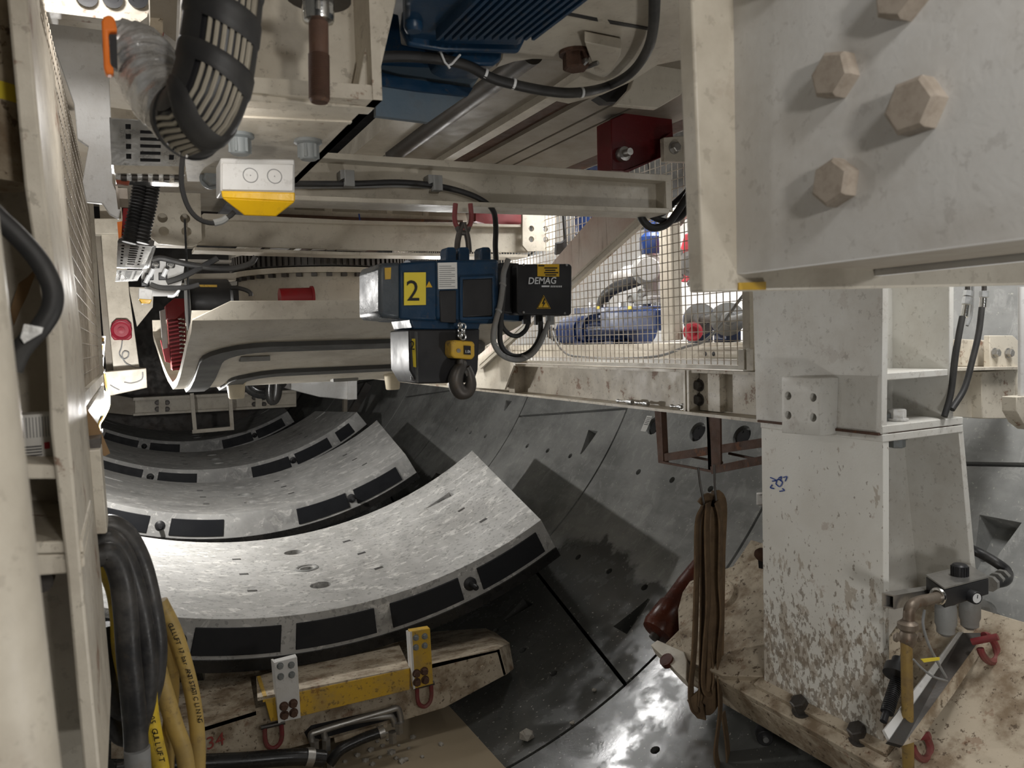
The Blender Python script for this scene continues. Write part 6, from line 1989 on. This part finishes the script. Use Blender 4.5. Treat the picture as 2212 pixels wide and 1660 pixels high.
ob('carrier_side', MB().prism([fo[0], fo[3], fo[3] + YA * .12, fo[0] + YA * .12], XA * -.006), GALV, ec)
ob('bottom_lip', MB().prism(polY(ych - .01, (245, 357), (402, 360), (400, 377), (247, 374)), YA * .03), CREAM2, ec)
ob('top_lip', MB().prism(polY(ych - .01, (239, 232), (300, 240), (300, 258), (240, 254)), YA * .03), CREAM2, ec)
ob('lower_links', MB().prism(polY(ych + .02, (248, 374), (398, 378), (388, 396), (250, 390)), YA * .06), CHROME, ec)
for k in range(6):
    a = 262 + k * 23
    ob('link_pin', MB().cyl(pY(a, 384, ych + .01), pY(a + 12, 385, ych + .01), .010, n=8), DARKM, ec)
ob('orange_edge', MB().prism(polY(ych + .015, (250, 388), (280, 391), (278, 399), (252, 396)), YA * .02), plain('dull_orange', (.35, .07, .03)), ec)
cb3 = thing('corrugated_hoses', 'pair of black corrugated hoses between the two steel cable carriers', 'hose', pY(292, 515, 2.9))
for dx in (0, 26):
    pts = polY(2.9, (303 + dx, 400), (297 + dx, 440), (288 + dx, 480), (279 + dx, 525))
    ob('corrugated_hose', MB().tube(pts, lambda t: .0235 + .003 * math.sin(t * 110), 12, 24), RUBBER, cb3)
lb2 = thing('large_bolt', 'large taupe bolt and washer left of the corrugated hoses', 'bolt', pY(270, 428, 2.85))
bq2 = pY(266, 428, 2.85)
ob('bolt_head', MB().cyl(pY(256, 427, 2.85), pY(276, 428, 2.85), .034, n=6), BOLTT, lb2)
ob('bolt_washer', MB().cyl(pY(252, 427, 2.85), pY(257, 427, 2.85), .038, n=20), BOLTT, lb2)
rsp = thing('red_strip', 'dark red strip with orange clip beside the corrugated hoses', 'strip', pY(262, 510, 3.0))
ob('strip', MB().prism(polY(3.0, (266, 450), (277, 450), (272, 512), (262, 512)), YA * .03), RED, rsp)
ob('orange_clip', MB().prism(polY(2.98, (253, 480), (264, 478), (262, 512), (256, 514)), YA * .03), ORANGE, rsp)
lc2 = thing('cable_carrier', 'lower bright perforated steel cable carrier catching strong light', 'cable carrier', pY(285, 610, 3.4))
for qd in ([(254, 521), (331, 530), (310, 580), (252, 578)], [(252, 583), (309, 584), (297, 606), (249, 608)]):
    q = polY(3.4, *qd)
    hl = []
    for k in range(9):
        u = .34 + k * 0
        hl.append(slot(.36, .12 + k * .088, .62, .12 + k * .088 + .042, q, 3.4))
    for k in range(7):
        hl.append(slot(.12, .12 + k * .115, .20, .12 + k * .115 + .06, q, 3.4))
        hl.append(slot(.72, .12 + k * .115, .80, .12 + k * .115 + .06, q, 3.4))
    ob('slotted_plate', MB().holed(q, hl, YA * .005), GALV, lc2)
    ob('dark_interior', MB().prism([p + YA * .025 for p in q], YA * .006), DARKM, lc2)
ob('carrier_side', MB().prism([pY(331, 530, 3.4), pY(310, 580, 3.4), pY(322, 578, 3.6), pY(338, 532, 3.6)], YA * .01), GALV, lc2)
ob('top_frame', MB().prism(polY(3.38, (258, 512), (334, 520), (332, 532), (254, 522)), YA * .03), DARKM, lc2)
# switch cluster and wiring
tp_ = thing('terminal_panel', 'brightly lit white terminal panel with black relay sockets and pins', 'panel', pY(350, 640, 4.6))
ob('panel_plate', MB().prism(polY(4.7, (310, 560), (400, 560), (395, 600), (385, 640), (320, 640), (305, 600)), YA * .02), WHITE, tp_)
for i, (a, b) in enumerate(((336, 572), (368, 572), (323, 598), (352, 598), (314, 612))):
    ob('relay_socket', MB().prism(polY(4.66, (a - 9, b - 8), (a + 9, b - 8), (a + 9, b + 7), (a - 9, b + 7)), YA * .03), BLACK, tp_, bevel=.003)
    if i >= 2:
        ob('white_pin', MB().cyl(pY(a, b, 4.62), pY(a + 8, b - 16, 4.62), .012, n=8), WINK, tp_)
    else:
        ob('relay_cap', MB().lathe(pY(a, b, 4.655), -YA, [(.018, 0), (.014, .02), (.0, .02)], 10), CHROME, tp_)
bcn = thing('small_beacon', 'small yellow beacon under a pale box beside the terminal panel', 'beacon', pY(314, 655, 4.7))
ob('beacon_box', MB().prism(polY(4.66, (300, 622), (330, 626), (328, 648), (299, 646)), YA * .08), WHITE, bcn, bevel=.003)
ob('beacon_lens', MB().prism(polY(4.66, (300, 646), (328, 648), (324, 656), (306, 656)), YA * .07), AMBER, bcn, bevel=.003)
for nm, lab, pp, r_, mat in (('wiring_cable', 'thick black cable from the terminal panel across to the slewing ring', [(328, 562), (350, 558), (400, 570), (450, 578), (500, 580), (540, 570), (552, 555)], .016, RUBBER),
                             ('wiring_cable', 'black cable slanting up from the relay pins under the cross beam', [(360, 610), (390, 600), (430, 580), (470, 558)], .016, RUBBER),
                             ('wiring_cable', 'black cable lying low from the terminal panel to the round motor', [(325, 615), (350, 622), (400, 622), (430, 615)], .014, RUBBER),
                             ('wiring_cable', 'thin white cable in a small arc right of the relay pins', [(362, 640), (375, 640), (385, 630), (388, 620)], .008, WINK)):
    t = thing(nm, lab, 'cable', pY(pp[0][0], pp[0][1], 4.55), 'wiring by the terminal panel')
    ob('cable', MB().tube(polY(4.55, *pp), r_, 8), mat, t)
bsu = thing('busbar_frame', 'cream small frame beam left of the slewing ring under the trolley beam', 'beam', pY(440, 610, 5.4))
ob('frame_bar', MB().prism(polY(5.4, (400, 592), (510, 590), (510, 606), (400, 612)), YA * .1), CREAM2, bsu)
ob('frame_bar', MB().prism(polY(5.3, (390, 560), (500, 562), (500, 567), (390, 566)), YA * .1), WHITE, bsu)
ob('frame_bar', MB().prism(polY(5.5, (380, 612), (512, 608), (512, 616), (380, 620)), YA * .1), WHITE, bsu)
stg = thing('black_string', 'thin black string hanging from a hole of the left end plate', 'string', pY(410, 720, 4.85))
ob('string', MB().tube(polY(4.88, (399, 474), (402, 540), (406, 610), (410, 720)), .006, 6), INK, stg)

# ---------------------------------------------------------------- background left: post with siren, box beam
Yp = 9.0
cpz = thing('siren_post', 'cream steel upright with gusset carrying the red siren', 'post', pY(270, 800, Yp))
ob('post_face', MB().prism(polY(Yp, (214, 440), (262, 440), (280, 640), (302, 800), (245, 802), (222, 560)), YA * .3), CREAM2, cpz, bevel=.006)
ob('dark_edge', MB().prism(polY(Yp + .2, (205, 500), (218, 500), (246, 802), (230, 802)), YA * .1), TAUPE, cpz)
ob('gusset', MB().prism(polY(Yp + .1, (278, 620), (332, 622), (330, 664), (296, 706)), YA * .03), CREAM2, cpz)
ob('post_cap', MB().prism(polY(Yp - .1, (188, 472), (262, 472), (262, 505), (190, 505)), YA * .2), CREAM2, cpz, bevel=.005)
sn = thing('red_siren', 'red square siren horn on the cream post above a coiled wire', 'siren', pY(263, 735, Yp - .02))
sc_ = pY(262, 714, Yp)
sr_ = polY(Yp - .05, (241, 700), (251, 690), (274, 690), (284, 700), (285, 730), (278, 735), (246, 735), (240, 726))
ob('siren_case', MB().prism(sr_, YA * .06), SIREN, sn, bevel=.01)
ob('siren_horn', MB().lathe(sc_ - YA * .05, -YA, [(.10, -.002), (.095, .012), (.075, .006), (.05, -.02), (.038, -.022), (.034, .01), (.0, .012)], 24), SIREN, sn)
wi = thing('siren_wire', 'thin wire with a small coil running from the siren down to the beam', 'wire', pY(290, 800, Yp - .03))
ob('wire', MB().tube(polY(Yp - .03, (264, 737), (262, 752), (258, 765), (266, 776), (276, 772), (277, 762), (268, 760), (264, 770), (272, 785), (290, 793), (306, 797), (308, 815)), .006, 6), GINK, wi)
bm2 = thing('end_box_beam', 'cream box beam end below the siren post', 'beam', pY(280, 845, Yp - .3))
ob('beam_face', MB().prism(polY(Yp - .3, (226, 804), (316, 796), (318, 838), (236, 856)), YA * .5), CREAM2, bm2, bevel=.006)
wm3 = MB()
for pp in ([(238, 832), (248, 838), (258, 843)], [(268, 826), (285, 828), (306, 820), (308, 804)]):
    wm3.tube(polY(Yp - .31, *pp), .006, 6, 4)
ob('small_wires', wm3, GINK, bm2)

# ---------------------------------------------------------------- far end: cross beam, hanging frame, white cowl
Yf = 14.0
fb2 = thing('far_cross_beam', 'far cream cross beam with bolted joints behind the lifting plate', 'beam', pY(450, 895, Yf))
for i, qd in enumerate(([(292, 864), (344, 862), (344, 894), (292, 896)], [(356, 862), (553, 852), (553, 884), (356, 892)], [(566, 851), (640, 846), (640, 876), (566, 882)])):
    ob('beam_panel', MB().prism(polY(Yf + .1, *qd), YA * .05), CREAM2, fb2)
ob('top_flange', MB().prism(polY(Yf, (288, 860), (640, 843), (640, 848), (288, 866)), YA * .3), CREAM2, fb2)
ob('bottom_flange', MB().prism(polY(Yf, (288, 894), (640, 874), (640, 879), (288, 899)), YA * .3), CREAM2, fb2)
for a in (344, 553):
    ob('splice_plate', MB().prism(polY(Yf + .02, (a - 1, 863 - (a - 344) * .05), (a + 13, 862 - (a - 344) * .05), (a + 13, 893 - (a - 344) * .05), (a - 1, 894 - (a - 344) * .05)), YA * .1), CREAM2, fb2)
    for dx in (-4, 17):
        for dy in (6, 20):
            bolt(fb2, pY(a + dx, 864 + dy - (a - 344) * .05, Yf + .09), -YA, .07, DARKM)
ob('end_stub', MB().prism(polY(Yf + .1, (228, 850), (292, 862), (292, 898), (232, 892)), YA * .3), TAUPE, fb2)
hg = thing('hanging_rail_frame', 'thin cream square frame hanging from the far cross beam', 'frame', pY(460, 935, Yf - .5))
yq = Yf - .4
for a, b in (((414, 850), (421, 930)), ((496, 850), (501, 922))):
    ob('frame_leg', MB().bar(pY(a[0], a[1], yq), pY(b[0], b[1], yq), .06, .06, up=(0, 1, 0)), CREAM2, hg)
ob('frame_foot', MB().bar(pY(415, 933, yq), pY(505, 925, yq), .06, .06), CREAM2, hg)
cw = thing('white_duct_cowl', 'bright white sheet cowl behind the lifting plate near the tunnel wall', 'duct', pY(720, 860, 11.0))
ob('cowl_side', MB().prism(polY(11.0, (628, 815), (770, 812), (770, 862), (752, 864), (690, 858), (650, 848), (629, 842)), YA * .6), WHITE, cw, bevel=.01)
ob('cowl_edge', MB().prism(polY(10.96, (752, 812), (771, 812), (771, 863), (752, 864)), YA * .05), WHITE, cw)
bgp = thing('wrapped_cables', 'black plastic-wrapped cable loop hanging behind the left ivory pin', 'cable', pY(585, 865, 9.5))
ob('cable_loop', MB().tube(polY(9.5, (530, 825), (540, 842), (562, 852), (590, 848), (612, 825)), .055, 10), GASKET, bgp)
ob('cable_drop', MB().tube(polY(9.4, (585, 820), (583, 850), (588, 866), (597, 855), (600, 822)), .06, 10), GASKET, bgp)
dgs = thing('dark_wall_post', 'dark upright and slanted brace against the wall right of the white cowl', 'brace', pY(760, 895, 12.5))
ob('upright', MB().prism(polY(12.5, (745, 800), (752, 800), (750, 892), (742, 895)), YA * .1), TAUPE, dgs)
ob('brace', MB().bar(pY(795, 830, 12.4), pY(757, 896, 12.4), .12, .10, up=(0, 1, 0)), DARKM, dgs)
bh2 = thing('dark_bulkhead', 'dark bulkhead wall far behind the cross beam', 'bulkhead', (1.0, 19, 0))
ob('bulkhead_plate', MB().cyl((1.1, 19, .87), (1.1, 19.1, .87), 3.36, n=40), DARKM, bh2)
